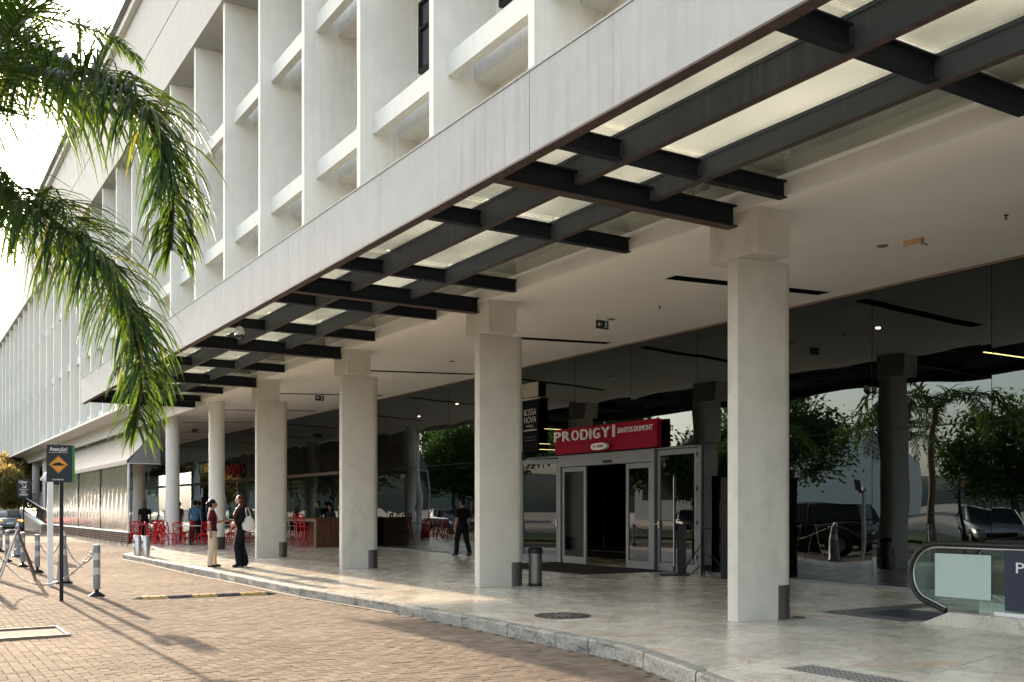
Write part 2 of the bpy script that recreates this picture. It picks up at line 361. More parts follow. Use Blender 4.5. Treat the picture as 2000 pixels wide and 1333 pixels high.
bricks = []
U = .1
for i in range(int(-4 / U), int(8.1 / U)):
    for j in range(int(4 / U), int(50 / U)):
        d = (i - j) % 4
        if d == 0: bx0, bx1, by0, by1 = i * U, (i + 2) * U, j * U, (j + 1) * U
        elif d == 3: bx0, bx1, by0, by1 = i * U, (i + 1) * U, j * U, (j + 2) * U
        else: continue
        cx, cy = (bx0 + bx1) / 2, (by0 + by1) / 2
        if cx > kerb_x(cy) - .07: continue
        if cx < .7 and cy > 20 or cx < -1.5 and cy > 12: continue
        if 1.02 < cx < 1.9 and 13.36 < cy < 14.52: continue
        bricks.append((bx0, bx1, by0, by1, cx, cy))
def vis(b):
    D = depth(b[4], b[5]); X = px(b[4], b[5]); Y = 994 + 1944 * 1.57 / D
    return 0 < X < 2000 and Y < 1333
near = sorted([b for b in bricks if vis(b)], key=lambda b: depth(b[4], b[5]))[:300]
nearset = set(near); far = [b for b in bricks if b not in nearset]
def setrnd(me, vals):
    at = me.attributes.new('rnd', 'FLOAT', 'FACE'); at.data.foreach_set('value', vals)
for b in near:
    zt = road_z(b[4], b[5]) + random.uniform(-.0022, .0022); gp = .0028
    v, f = brick_geo(b[0] + gp - b[4], b[1] - gp - b[4], b[2] + gp - b[5], b[3] - gp - b[5], 0, (random.uniform(-.008, .008), random.uniform(-.008, .008)))
    m = MB(); m.add(v, f); ob('paver', m.mesh('paver', M['brick']), road, (b[4], b[5], zt))
V = np.zeros((len(far) * 12, 3)); F = []; vals = []
fr_ = random.random
for k, b in enumerate(far):
    zt = road_z(b[4], b[5]) + (fr_() - .5) * .0045; gp = .0028
    v, f = brick_geo(b[0] + gp, b[1] - gp, b[2] + gp, b[3] - gp, zt, ((fr_() - .5) * .016, (fr_() - .5) * .016))
    V[k * 12:(k + 1) * 12] = v; o_ = k * 12; F += [tuple(q + o_ for q in ff) for ff in f]; vals += [fr_()] * 9
me = bpy.data.meshes.new('pavers'); me.from_pydata(V.tolist(), [], F); me.materials.append(M['brick']); setrnd(me, vals); stuff(ob('pavers', me, road))
# road beyond the countable pavers
fr2 = MB(); fr2.add([(-20, 50, .002), (8.02, 50, .002), (8.02, 250, .002), (-20, 250, .002)], [(0, 1, 2, 3)])
struct(fr2.build('far_road', M['brick']))
fr3 = MB(); fr3.add([(-6.5, -20, -.03), (-1.5, -20, -.03), (.65, 20, -.03), (.65, 50, -.03), (-6.5, 50, -.03)], [(0, 1, 2, 3, 4)])
# thin pale gutter line along the kerb
gl = MB()
for a, b in zip(KERB[3:11], KERB[4:12]):
    n_ = 8
    for q in range(n_):
        y0 = a[1] + (b[1] - a[1]) * q / n_; y1 = a[1] + (b[1] - a[1]) * (q + 1) / n_
        if y0 > 32.8 or y0 < 13.2: continue
        gl.add([(kerb_x(y0) - .10, y0, road_z(6, y0) + .006), (kerb_x(y0) - .0, y0, road_z(6, y0) + .006), (kerb_x(y1) - .0, y1, road_z(6, y1) + .006), (kerb_x(y1) - .10, y1, road_z(6, y1) + .006)], [(0, 1, 2, 3)])
struct(gl.build('gutter_strip', pm('pale_gutter', (.26, .22, .175), .9, var=.15, spec=0.03)))

# ------------------------------------------------------------------ plaza
kp = [k for k in KERB if k[1] <= 42] + [(8.05, 130)]
pl = MB(); pl.prism([(p[0] + .1, p[1]) for p in kp] + [(26, 130), (26, -8)], -.03, PZ - .006)
plaza = struct(pl.build('plaza_floor', M['marble']))
def clip(poly, a, b):        # keep the side to the right (greater x) of the line a->b
    def side(p): return (p[0] - a[0]) * (b[1] - a[1]) - (p[1] - a[1]) * (b[0] - a[0])
    out = []
    for i in range(len(poly)):
        p, q = poly[i], poly[(i + 1) % len(poly)]; sp, sq = side(p), side(q)
        if sp >= 0: out.append(p)
        if sp * sq < 0: t = sp / (sp - sq); out.append((p[0] + (q[0] - p[0]) * t, p[1] + (q[1] - p[1]) * t))
    return out
SA = R(14); sca, ssa = math.cos(SA), math.sin(SA)
slabs = []
LW, LD = 1.45, .72
for jj in range(-20, 90):
    for ii in range(-10, 30):
        ox = (jj % 2) * LW * .5 + ((jj * 7) % 5) * .07
        u0, u1, v0, v1 = ii * LW + ox, (ii + 1) * LW + ox, jj * LD, (jj + 1) * LD
        gp = .0034
        P = [(u0 + gp, v0 + gp), (u1 - gp, v0 + gp), (u1 - gp, v1 - gp), (u0 + gp, v1 - gp)]
        P = [(4 + a * sca + b * ssa * -1, a * ssa + b * sca) for a, b in P]
        cx = sum(p[0] for p in P) / 4; cy = sum(p[1] for p in P) / 4
        if cy < 2 or cy > 47 or cx > 16.5 or cx < kerb_x(cy) - 1.2: continue
        P = clip(P, (14.98, 0), (14.98, 50)[:2]) if False else P
        # clip against the wall line and the kerb
        P = [p for p in P]
        P2 = clip(P, (14.97, 100), (14.97, 0)); P = P2
        if len(P) < 3: continue
        ya, yb = cy - .8, cy + .8; P = clip(P, (kerb_x(ya) + .13, ya), (kerb_x(yb) + .13, yb))
        if len(P) < 3: continue
        area = abs(sum(P[i][0] * P[(i + 1) % len(P)][1] - P[(i + 1) % len(P)][0] * P[i][1] for i in range(len(P)))) / 2
        if area < .03: continue
        slabs.append((cx, cy, P))
def svis(s_):
    D = depth(s_[0], s_[1]); X = px(s_[0], s_[1]); return D if (-100 < X < 2100 and D > 7.5) else D + 100
slabs.sort(key=svis)
def slab_mb(P):
    m = MB(); n = len(P); cx = sum(p[0] for p in P) / n; cy = sum(p[1] for p in P) / n
    Q = [(cx + (p[0] - cx) * .996, cy + (p[1] - cy) * .996) for p in P]; dz = random.uniform(-.0006, .0006)
    m.add([(p[0], p[1], PZ - .007) for p in P] + [(p[0], p[1], PZ - .0015 + dz) for p in P] + [(p[0], p[1], PZ + dz) for p in Q],
          [tuple(range(2 * n, 3 * n))] + [(L + i, L + (i + 1) % n, L + n + (i + 1) % n, L + n + i) for L in (0, n) for i in range(n)])
    return m
for s_ in slabs[:300]:
    m = slab_mb(s_[2]); me = m.mesh('marble_slab', M['marble']); setrnd(me, [random.random()] * 1 * len(me.polygons) if False else [(hash(s_[2][0]) % 1000) / 1000] * len(me.polygons)); ob('marble_slab', me, plaza)
big = MB(); vals = []
for s_ in slabs[300:]:
    m = slab_mb(s_[2]); big.add(m.v, m.f); vals += [random.random()] * len(m.f)
me = big.mesh('marble_slabs', M['marble']); setrnd(me, vals); stuff(ob('marble_slabs', me, plaza))
# kerb stones
kerb = thing('kerb', 'weathered granite kerb of long stones along the marble plaza edge', 'kerb')
def karc(y0, y1, parent):
    steps = 3; L = []; Rr = []
    for q in range(steps + 1):
        y = y0 + (y1 - y0) * q / steps; x = kerb_x(y); L.append((x, y)); Rr.append((x + .16, y))
    h = PZ + .002 + random.uniform(-.003, .003)
    m = MB()
    prof = [(0, -.05), (-.004, h - .02), (.012, h), (.16, h), (.16, -.05)]
    n = len(prof); vs = []
    for (x, y) in L:
        j = random.uniform(-.003, .003)
        for (a, z) in prof: vs.append((x + a + j, y, z))
    fs = [(i * n + k, i * n + k + 1, (i + 1) * n + k + 1, (i + 1) * n + k) for i in range(steps) for k in range(n - 1)]
    fs += [tuple(range(n - 1, -1, -1)), tuple(steps * n + k for k in range(n))]
    m.add(vs, fs); m.build('kerb_stone', M['kerbm'], parent, smooth=30)
y = 2.0; seq = [1.12, 1.14, 1.13, .52, .62, 1.12, 1.1, .62, 1.05]; q = 0
while y < 34.5:
    L_ = seq[q % len(seq)]; q += 1; karc(y + .010, y + L_ - .010, kerb); y += L_

# ------------------------------------------------------------------ building
bld = thing('office_building', 'long white concrete building with tall vertical fins over a columned arcade', 'building')
S = 6.45; Y0 = 9.17
Z_SOF, Z_EB = 5.28, 5.59
YN, YF = -16, 128
def ceil_z(x): return Z_SOF + .25 * (x - 8.98) / 6.02
# columns
def pier_poly(x0):
    P = [(x0, -.092), (x0, .092)][:0]
    pts = [(x0 + .0, .09), (x0 + .0, -.09), (x0 + .72, -.185)]
    for k in range(1, 12):
        a = -math.pi / 2 + math.pi * k / 12; pts.append((x0 + .73 + .19 * math.cos(a), .19 * math.sin(a)))
    pts.append((x0 + .72, .185)); return pts
pm_ = MB(); pm_.prism(pier_poly(8.98), PZ, 4.72)
pier_me = pm_.mesh('column', M['pier'], smooth=25, bevel=.006)
cap = MB(); cap.box(8.984, 9.56, -.42, .42, 4.722, Z_SOF + .06); cap_me = cap.mesh('capital', M['pier'], bevel=.008)
gd = MB(); gp_ = [(9.60, -.171), (9.70, -.196)] + [(9.71 + .20 * math.cos(-math.pi / 2 + math.pi * k / 12), .20 * math.sin(-math.pi / 2 + math.pi * k / 12)) for k in range(1, 12)] + [(9.70, .196), (9.60, .171)]
gd.prism(gp_, PZ, PZ + .44); gd_me = gd.mesh('column_guard', M['guard'], smooth=25)
rc = MB(); rc.lathe([(.27, PZ), (.27, 5.36)], (9.62, 0, 0), 28); rc_me = rc.mesh('round_column', M['roundcol'], smooth=40)
rg = MB(); rg.lathe([(.282, PZ), (.282, PZ + .44)], (9.62, 0, 0), 28); rg_me = rg.mesh('column_guard', M['guard'], smooth=40)
for k in range(-3, 19):
    yy = Y0 + S * k
    if k < 4:
        c = ob('column', pier_me, bld, (0, yy, 0)); ob('capital', cap_me, c); ob('column_guard', gd_me, c)
    else:
        c = ob('column', rc_me, bld, (0, yy, 0))
        if k in (4,): ob('column_guard', rg_me, c)
# edge beam (front face flush with the capitals) and its continuation
solidbox('edge_beam', M['roundcol'], bld, 8.98, 9.04, YN, 34.4, Z_SOF, Z_EB, .004)
solidbox('shade_grey_upstand', M['bollard'], bld, 8.99, 9.038, YN, 34.4, Z_EB + .001, 5.688)  # grey colour stands in for shade on the concrete wall
solidbox('edge_beam', M['facade'], bld, 9.02, 9.10, 34.41, YF, 5.10, 5.688)
# ceiling with recessed slots
cx_ = [9.035, 10.8, 14.5, 15.02]; slotY = [12.46 + S * k for k in range(-3, 9)]
ysl = [YN]
for a in slotY: ysl += [a - .15, a + .15]
ysl.append(YF)
cm = MB()
for i in range(3):
    for j in range(len(ysl) - 1):
        if i == 1 and j % 2 == 1: continue
        x0, x1, y0, y1 = cx_[i], cx_[i + 1], ysl[j], ysl[j + 1]
        cm.add([(x0, y0, ceil_z(x0)), (x0, y1, ceil_z(x0)), (x1, y1, ceil_z(x1)), (x1, y0, ceil_z(x1))], [(0, 1, 2, 3)])
cm.build('arcade_ceiling', M['ceiling'], bld)
for a in slotY:
    s_ = MB(); x0, x1 = 10.8, 14.5; za, zb = ceil_z(x0), ceil_z(x1)
    s_.add([(x0, a - .15, za), (x1, a - .15, zb), (x1, a + .15, zb), (x0, a + .15, za), (x0, a - .15, za + .16), (x1, a - .15, zb + .16), (x1, a + .15, zb + .16), (x0, a + .15, za + .16)],
           [(0, 1, 5, 4), (1, 2, 6, 5), (2, 3, 7, 6), (3, 0, 4, 7), (4, 5, 6, 7)])
    s_.build('ceiling_slot', M['blackmat'], bld)
# slab under the fins, wall behind them
solidbox('fin_shelf', M['facade'], bld, 7.99, 9.6, YN, YF, 5.69, 5.80, .004)
solidbox('rear_wall', M['rearwall'], bld, 9.33, 9.75, YN, YF, 5.80, 16.14)
solidbox('top_band', M['parapet'], bld, 7.96, 9.9, YN, YF, 16.02, 18.2, .01)
solidbox('band_joint', M['brownsteel'], bld, 8.02, 9.9, YN, 80, 18.2, 18.26)
solidbox('parapet_wall', M['parapet'], bld, 7.97, 9.9, YN, 80, 18.26, 21.0)
solidbox('cornice', M['alu'], bld, 7.55, 10.1, YN, 80.3, 21.0, 21.35)
solidbox('cornice_lip', M['facade'], bld, 7.75, 10.1, YN, 80.2, 20.7, 21.0)
solidbox('roof', M['facade'], bld, 9.9, 28, YN, YF, 15.8, 16.4)
solidbox('end_wall', M['facade'], bld, 9.75, 28, YF - .3, YF, 0, 15.8)
solidbox('end_wall', M['facade'], bld, 9.75, 28, YN, YN + .3, 5.8, 15.8)
solidbox('floor_slab', M['blackmat'], bld, 15.05, 28, YN + .3, YF - .3, 5.62, 5.8)
fin = MB(); fin.box(8.05, 9.33, -.085, .085, 5.80, 16.02); fin_me = fin.mesh('fin', M['facade'], bevel=.006)
bar = MB(); bar.box(8.33, 8.52, .085, S / 2 - .085, 0, .39); bar_me = bar.mesh('sun_shade_bar', M['facade'], bevel=.005)
sp = MB(); sp.xprism([(8.88, .03), (9.33, .03), (9.33, .75), (8.80, .75)], .085, S / 2 - .085); sp_me = sp.mesh('spandrel', M['facade'])
wf = MB(); a0, a1 = .32, S / 2 - .32
for (y0, y1, z0, z1) in ((a0, a1, 0, .06), (a0, a1, 1.40, 1.46), (a0, a0 + .06, .06, 1.40), (a1 - .06, a1, .06, 1.40), (a0 + .06, a1 - .06, .86, .92), ((a0 + a1) / 2 - .03, (a0 + a1) / 2 + .03, .92, 1.40)): wf.box(9.24, 9.325, y0, y1, z0, z1)
wf_me = wf.mesh('window', M['black']); pn = MB(); pn.box(9.285, 9.30, a0 + .03, a1 - .03, .03, 1.43); pn_me = pn.mesh('pane', M['winglass'])
k = 0; yy = Y0 - S * 1.5 - S
while yy < YF - 1:
    ob('fin', fin_me, bld, (0, yy, 0))
    if yy + S / 2 < YF:
        for lv in range(3):
            z = 5.80 + 3.41 * lv
            ob('sun_shade_bar', bar_me, bld, (0, yy, z + (0 if lv else .02)))
            if lv: ob('spandrel', sp_me, bld, (0, yy, z))
            if yy < 60 and lv:
                w_ = ob('window', wf_me, bld, (0, yy, z + 1.36)); ob('pane', pn_me, w_)
    yy += S / 2
print('fins ok')

# ------------------------------------------------------------------ canopy
can = thing('entrance_canopy', 'long steel and glass canopy with a deep white fascia along its outer edge', 'canopy')
CY0, CY1 = -6.0, 35.9
fj = [CY0, 1.2, 8.3, 15.4, 22.5, 29.6, CY1]
for a, b in zip(fj, fj[1:]):
    solidbox('fascia_panel', M['fascia'], can, 5.37, 5.43, a + .004, b - .004, 5.095, 5.91, .004)
solidbox('fascia_channel', M['steel'], can, 5.432, 5.50, CY0, CY1, 5.12, 5.90)
solidbox('fascia_lip', M['brownsteel'], can, 5.372, 5.505, CY0, CY1, 5.078, 5.094)
solidbox('fascia_coping', M['fascia'], can, 5.36, 5.52, CY0, CY1, 5.911, 5.93)
solidbox('fascia_end', M['fascia'], can, 5.37, 8.9, CY1 + .001, CY1 + .06, 5.5, 5.91)
def ibeam_y(x, z0, z1, y0, y1, fw=.16, tw=.014):
    m = MB(); m.box(x - tw, x + tw, y0, y1, z0 + .016, z1 - .016); m.box(x - fw / 2, x + fw / 2, y0, y1, z0, z0 + .0155); m.box(x - fw / 2, x + fw / 2, y0, y1, z1 - .0155, z1); return m
def channel_y(x0, x1, z0, z1, y0, y1): m = MB(); m.box(x0, x1, y0, y1, z0, z1); return m
for x, zt in ((6.56, 5.56), (7.66, 5.49)):
    m = MB(); m.box(x - .035, x + .035, CY0, CY1 - .1, 5.234, zt - .05); m.box(x - .045, x + .045, CY0, CY1 - .1, 5.218, 5.2335); m.box(x - .045, x + .045, CY0, CY1 - .1, zt - .0495, zt - .03); m.box(x - .025, x + .025, CY0, CY1 - .1, zt - .0295, zt)
    lb = m.build('long_beam', M['steelface'], can); m = MB(); m.box(x - .044, x + .044, CY0, CY1 - .1, 5.2145, 5.2175); m.build('beam_underside', M['brownsteel'], lb)
m = MB(); m.box(8.945, 8.979, CY0, 34.4, 5.585, 5.61); m.build('wall_gutter', M['steel'], can)
mb = MB(); mb.box(5.50, 8.977, -.012, .012, 5.116, 5.35); mb.box(5.501, 8.976, -.085, .085, 5.098, 5.1155); mb.box(5.501, 8.976, -.085, .085, 5.3505, 5.368)
mb_me = mb.mesh('main_beam', M['steel'])
ub = MB(); ub.box(5.501, 8.975, -.082, .082, 5.094, 5.0975); ub_me = ub.mesh('beam_underside', M['brownsteel'])
for k in range(-2, 5):
    yy = Y0 + S * k + (.35 if k == 4 else 0)
    b = ob('main_beam', mb_me, can, (0, yy, 0)); ob('beam_underside', ub_me, b)
pu = MB()
for (a, b) in ((5.502, 6.512), (6.608, 7.612), (7.708, 8.97)):
    pu.box(a, b, -.01, .01, 5.255, 5.43); pu.box(a, b, -.06, .06, 5.24, 5.2545); pu.box(a, b, -.06, .06, 5.4305, 5.445)
pu_me = pu.mesh('purlin', M['steel'])
PY = [-3.5, -.55, 2.4, 5.36, 8.32, 11.25, 14.3, 17.2, 20.1, 23.06, 26.0, 29.0, 31.9, 34.6]
for p in PY: ob('purlin', pu_me, can, (0, p, 0))
for (x0, x1) in ((5.505, 6.59), (6.61, 7.69), (7.71, 8.88)):
    for a, b in zip([CY0] + PY, PY + [CY1 - .1]):
        m = MB(); zg = 5.565 if x0 < 6 else 5.495; m.box(x0, x1, a + .012, b - .012, zg, zg + .012); m.build('glass_panel', M['canopyglass'], can)

# ------------------------------------------------------------------ shop glass wall
GX = 15.0
gw = thing('glass_wall', 'dark reflective frameless glass wall along the back of the arcade', 'glass wall')
panes_low, panes_hi = [], []
def pane_mesh(w_, h_, seed, amp=.0024):
    nx, nz = 14, 18; r = random.Random(seed); ph = [r.uniform(0, 6.28) for _ in range(8)]; s1 = r.choice((-1, 1))
    vs = []
    for j in range(nz + 1):
        for i in range(nx + 1):
            u, v = i / nx, j / nz
            d = amp * (s1 * 1.5 * math.sin(math.pi * u) * math.sin(math.pi * v) + .75 * math.sin(2 * math.pi * v * 1.1 + ph[0]) * math.sin(math.pi * u + ph[3] * .2) + .35 * math.sin(2 * math.pi * u * 1.3 + ph[1]) + .22 * math.sin(2 * math.pi * (v * 2.3 + u) + ph[2]))
            vs.append((d, -w_ / 2 + w_ * u, h_ * v))
    fs = [(j * (nx + 1) + i, (j + 1) * (nx + 1) + i, (j + 1) * (nx + 1) + i + 1, j * (nx + 1) + i + 1) for j in range(nz) for i in range(nx)]
    m = MB(); m.add(vs, fs); return m.mesh('glass_pane', M['shopglass'], smooth=180, recalc=False)
PW = 2.3
lows = [pane_mesh(PW - .012, 2.97 - .21, s) for s in range(5)]; his = [pane_mesh(PW - .012, ceil_z(GX) - .04 - 2.985, s + 20, .0017) for s in range(5)]
tops = his
k = 0; yy = 11.81 - PW * 10
while yy < 100:
    yc = yy + PW / 2
    if not (15.5 < yc < 23.5):
        ob('glass_pane', lows[(k * 3) % 5], gw, (GX, yc, .205)); 
    ob('glass_pane', his[(k * 2 + 1) % 5], gw, (GX, yc, 2.985))
    k += 1; yy += PW
jm = MB()
yy = 11.81 - PW * 10
while yy < 100:
    if not (16.6 < yy < 23.2): jm.box(GX + .002, GX + .012, yy - .005, yy + .005, .2, 2.97)
    jm.box(GX + .002, GX + .012, yy - .005, yy + .005, 2.99, ceil_z(GX)); yy += PW
jm.build('glass_joint', M['blackmat'], gw)
solidbox('floor_rail', M['alu'], gw, GX - .03, GX + .03, -11, 16.33, PZ, .2); solidbox('floor_rail', M['alu'], gw, GX - .03, GX + .03, 23.3, 100, PZ, .2)
solidbox('transom', M['black'], gw, GX - .004, GX + .02, -11, 100, 2.972, 2.984)
solidbox('head_rail', M['slat'], gw, GX - .05, GX + .02, -11, 100, ceil_z(GX) - .04, ceil_z(GX) + .03)
solidbox('transom_rail', M['slat'], gw, GX - .07, GX - .005, 37, 100, 2.93, 3.05)
# interior: a dark lobby behind the glass
lob = thing('lobby_interior', 'dark hotel lobby behind the glass with thin yellow light lines', 'room')
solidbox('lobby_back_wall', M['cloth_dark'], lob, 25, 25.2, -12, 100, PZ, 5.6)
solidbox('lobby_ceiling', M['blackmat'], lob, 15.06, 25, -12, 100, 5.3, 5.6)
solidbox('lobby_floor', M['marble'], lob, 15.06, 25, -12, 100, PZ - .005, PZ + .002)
for (y, z) in ((8.2, 4.6), (10.4, 4.3), (24.2, 3.9), (26.0, 3.6), (25.0, 3.35), (22.6, 3.75)):
    solidbox('light_line', M['led'], lob, 16.2, 17.6, y, y + .03, z, z + .014)
for (x, y) in ((17, 8.0), (17.2, 13.4), (17, 31), (18, 36)):
    MB().lathe([(.05, 5.27), (.05, 5.299)], (x, y, 0), 12).build('downlight', M['lamp'], lob)
# ------------------------------------------------------------------ entrance doors
ent = thing('hotel_entrance', 'grey aluminium framed glass entrance doors under the red sign', 'entrance')
solidbox('door_header', M['alu'], ent, GX - .12, GX + .12, 17.72, 21.62, 2.66, 2.955, .004)
solidbox('door_sensor', M['black'], ent, GX - .17, GX - .121, 19.35, 19.62, 2.70, 2.76, .01)
for y in (17.72, 21.50): solidbox('door_jamb', M['alu'], ent, GX - .12, GX + .12, y, y + .12, PZ, 2.659, .004)
def door_leaf(y0, y1, x, z1, parent=None, rz=0, hinge=None, handle=None, hinges=0):
    e = MB(); w_ = y1 - y0; f = .10
    e.box(-.025, .025, 0, f, 0, z1 - PZ - .02); e.box(-.025, .025, w_ - f, w_, 0, z1 - PZ - .02); e.box(-.025, .025, f, w_ - f, 0, .18); e.box(-.025, .025, f, w_ - f, z1 - PZ - .14, z1 - PZ - .02)
    o = e.build('door_leaf', M['alu'], ent, bevel=.003); o.location = (x, y0, PZ + .01); o.rotation_euler = (0, 0, rz)
    p = MB(); p.box(-.006, .006, f - .01, w_ - f + .01, .17, z1 - PZ - .13); p.build('door_pane', M['doorglass'], o)
    if handle is not None:
        h = MB(); h.box(-.055, -.026, handle - .02, handle + .02, .95, 1.13); h.box(-.09, -.056, handle - .015, handle + .12, 1.04, 1.065); h.build('door_handle', M['chrome'], o, bevel=.004)
    for q in range(hinges):
        h = MB(); h.lathe([(.018, 0), (.018, .1)], (-.035, w_ if handle is not None and handle < w_ / 2 else 0, .3 + q * .75), 8); h.build('hinge', M['black'], o)
door_leaf(20.42, 21.48, GX - .06, 2.655); door_leaf(17.86, 18.80, GX - .06, 2.655)
door_leaf(16.35, 17.70, GX - .02, 2.92, handle=1.27, hinges=4)
door_leaf(21.64, 23.05, GX - .05, 2.90, rz=R(14), handle=.08, hinges=4)
solidbox('side_frame', M['alu'], ent, GX - .05, GX + .05, 16.24, 16.34, PZ, 2.95, .003); solidbox('side_frame', M['alu'], ent, GX - .05, GX + .05, 23.18, 23.30, PZ, 2.95, .003)
solidbox('side_header', M['alu'], ent, GX - .05, GX + .05, 16.341, 17.71, 2.93, 2.965); solidbox('side_header', M['alu'], ent, GX - .05, GX + .05, 21.63, 23.17, 2.93, 2.965)
mt = MB(); mt.box(12.6, 14.9, 17.3, 21.7, PZ + .002, PZ + .014); tag(mt.build('door_mat', M['mat'], bevel=.004), 'large dark brown mat on the marble in front of the hotel doors', 'doormat')
ig = MB(); ig.box(17.2, 17.22, 15.4, 19.55, PZ + .02, 2.9); ig.box(17.2, 17.22, 19.60, 24.2, PZ + .02, 2.9); ig.build('inner_glass', M['shopglass'], ent)
solidbox('inner_frame', M['alu'], ent, 17.18, 17.24, 19.551, 19.599, PZ + .01, 2.9); solidbox('inner_frame', M['alu'], ent, 17.18, 17.24, 15.4, 24.2, 2.901, 3.0)
# red sign
sg = thing('hotel_sign', 'crimson hotel sign board with white raised letters above the entrance', 'sign', (0, 0, 0))
solidbox('sign_board', M['signred'], sg, 14.80, 14.93, 17.52, 21.64, 2.985, 3.635, .004)
LX = 14.66
def sX(X): return 39516 / (X + 210) - 9.11
for ch, a, b in (('P', 1083, 1095), ('R', 1099.5, 1113), ('O', 1117, 1130.5), ('D', 1135, 1148.5), ('I', 1152.5, 1154.5), ('G', 1159, 1171), ('Y', 1175.5, 1190.5)):
    ya, yb = sX(a), sX(b)
    text(ch, ya - yb, .255, .022, M['letter'], sg, (LX, ya, 3.295), FACE_X, 'letter')
solidbox('divider_bar', M['letter'], sg, LX - .03, LX + .03, sX(1199.5), sX(1197.5), 3.29, 3.58)
text('SANTOS DUMONT', sX(1204) - sX(1273), .125, .008, M['letter'], sg, (LX + .03, sX(1204), 3.37), FACE_X, 'lettering', 0)
ov = []; ya, yb = sX(1156), sX(1186); cy_, hw, hh = (ya + yb) / 2, (ya - yb) / 2, .085
for k in range(24):
    a = 2 * math.pi * k / 24; cc = math.copysign(abs(math.cos(a)) ** .75, math.cos(a)); ss = math.copysign(abs(math.sin(a)) ** .75, math.sin(a)); ov.append((cy_ + hw * cc, 3.09 + hh * ss))
m = MB(); n = len(ov); m.add([(LX - .04, p[0], p[1]) for p in ov] + [(LX + .05, p[0], p[1]) for p in ov], [tuple(range(n)), tuple(range(2 * n - 1, n - 1, -1))] + [(i, n + i, n + (i + 1) % n, (i + 1) % n) for i in range(n)])
o = m.build('oval_plate', M['letter'], sg, smooth=30)
text('BY WISH', .42, .07, .002, M['signred'], o, (LX - .044, cy_ + .21, 3.055), FACE_X, 'lettering')
# mall banner
bn = thing('mall_banner', 'tall black mall banner with thin white lettering left of the red sign', 'banner')
solidbox('panel', M['blackmat'], bn, 14.84, 14.88, 22.50, 23.30, 3.10, 4.55, .003)
solidbox('top_bar', M['brush'], bn, 14.82, 14.90, 22.46, 23.34, 4.551, 4.60, .003)
solidbox('edge_post', M['white'], bn, 14.84, 14.88, 23.32, 23.38, 3.15, 4.60)
for (t_, z, h) in (('BOSSA', 4.13, .17), ('NOVA', 3.92, .17), ('MALL', 3.80, .07)):
    text(t_, .60 if h > .1 else .36, h, .001, M['white'], bn, (14.836, 23.20 if h > .1 else 23.08, z), FACE_X, 'lettering', -.012)
solidbox('rule', M['brush'], bn, 14.832, 14.838, 22.58, 23.22, 3.70, 3.74); solidbox('rule', M['alu'], bn, 14.834, 14.838, 22.62, 23.15, 3.52, 3.53); solidbox('rule', M['alu'], bn, 14.834, 14.838, 22.62, 23.15, 3.44, 3.45)
def picmat():
    m, n, l, p = newmat('faded_poster'); t = noisen(n, l, 2.0, 3, .5, worldpos(n, l)); r = ramp(n, [(.35, (.16, .24, .18)), (.5, (.34, .30, .22)), (.65, (.40, .34, .26))]); l.new(t.outputs[0], r.inputs[0]); l.new(r.outputs[0], p.inputs['Base Color']); return m
pz = MB(); pz.box(14.86, 14.885, 22.55, 23.36, 4.63, 5.02); tag(pz.build('poster', picmat()), 'pale faded poster on the glass above the black mall banner', 'poster')

# ------------------------------------------------------------------ things on the ceiling
def exit_sign(x, y, label):
    t = thing('exit_sign', label, 'exit sign', (x, y, 0), 0, 'exit signs hanging from the arcade ceiling')
    solidbox('panel', M['exitgreen'], t, -.15, .15, -.01, .01, 5.13, 5.30, .002)
    m = MB(); m.xprism([(-.12, 5.215), (-.07, 5.255), (-.07, 5.225), (-.02, 5.225), (-.02, 5.205), (-.07, 5.205), (-.07, 5.175)], -.0135, -.011); m.build('arrow', M['white'], t)
    m = MB(); m.lathe([(.012, 0), (.012, .02)], (.075, -.012, 5.262), 8); m.box(.065, .085, -.0135, -.011, 5.2, 5.26); m.bar((.07, -.012, 5.2), (.045, -.012, 5.155), .008, 4); m.bar((.08, -.012, 5.2), (.11, -.012, 5.16), .008, 4); m.bar((.06, -.012, 5.245), (.115, -.012, 5.22), .007, 4); m.build('running_figure', M['white'], t)
    m = MB(); m.bar((-.1, 0, 5.30), (-.1, 0, ceil_z(x) + .0), .004, 5); m.bar((.1, 0, 5.30), (.1, 0, ceil_z(x)), .004, 5); m.build('hanger', M['alu'], t)
exit_sign(11.94, 15.8, 'dark exit sign hanging behind the large column beside the doors, nearest of the three')
exit_sign(11.95, 31.2, 'dark exit sign hanging between the third and fourth columns, middle of the three')
exit_sign(12.0, 47.3, 'dark exit sign over the red restaurant chairs, farthest of the three')
def ceil_disc(x, y, r, h, mat, name, label, cat, gr=None):
    m = MB(); z = ceil_z(x); m.lathe([(r * .55, -h), (r * .9, -h * .6), (r, 0)], (x, y, z), 16); return tag(m.build(name, mat, smooth=40), label, cat, gr)
ceil_disc(12.3, 9.5, .085, .02, M['slat'], 'smoke_detector', 'round brown ceiling disc left of the orange emergency light', 'smoke detector', 'ceiling discs')
ceil_disc(12.4, 16.1, .085, .02, M['slat'], 'smoke_detector', 'round ceiling disc right above the nearest exit sign', 'smoke detector', 'ceiling discs')
ceil_disc(12.4, 22.9, .085, .02, M['slat'], 'smoke_detector', 'round ceiling disc between the second and third piers', 'smoke detector', 'ceiling discs')
ceil_disc(12.4, 38.4, .085, .02, M['slat'], 'smoke_detector', 'round ceiling disc between the round column and the fourth pier', 'smoke detector', 'ceiling discs')
def sprinkler(x, y, label):
    m = MB(); z = ceil_z(x); m.lathe([(.03, 0), (.032, -.008), (.010, -.012), (.010, -.05), (.022, -.055), (.004, -.062)], (x, y, z), 10); tag(m.build('sprinkler', M['black']), label, 'sprinkler', 'ceiling sprinklers')
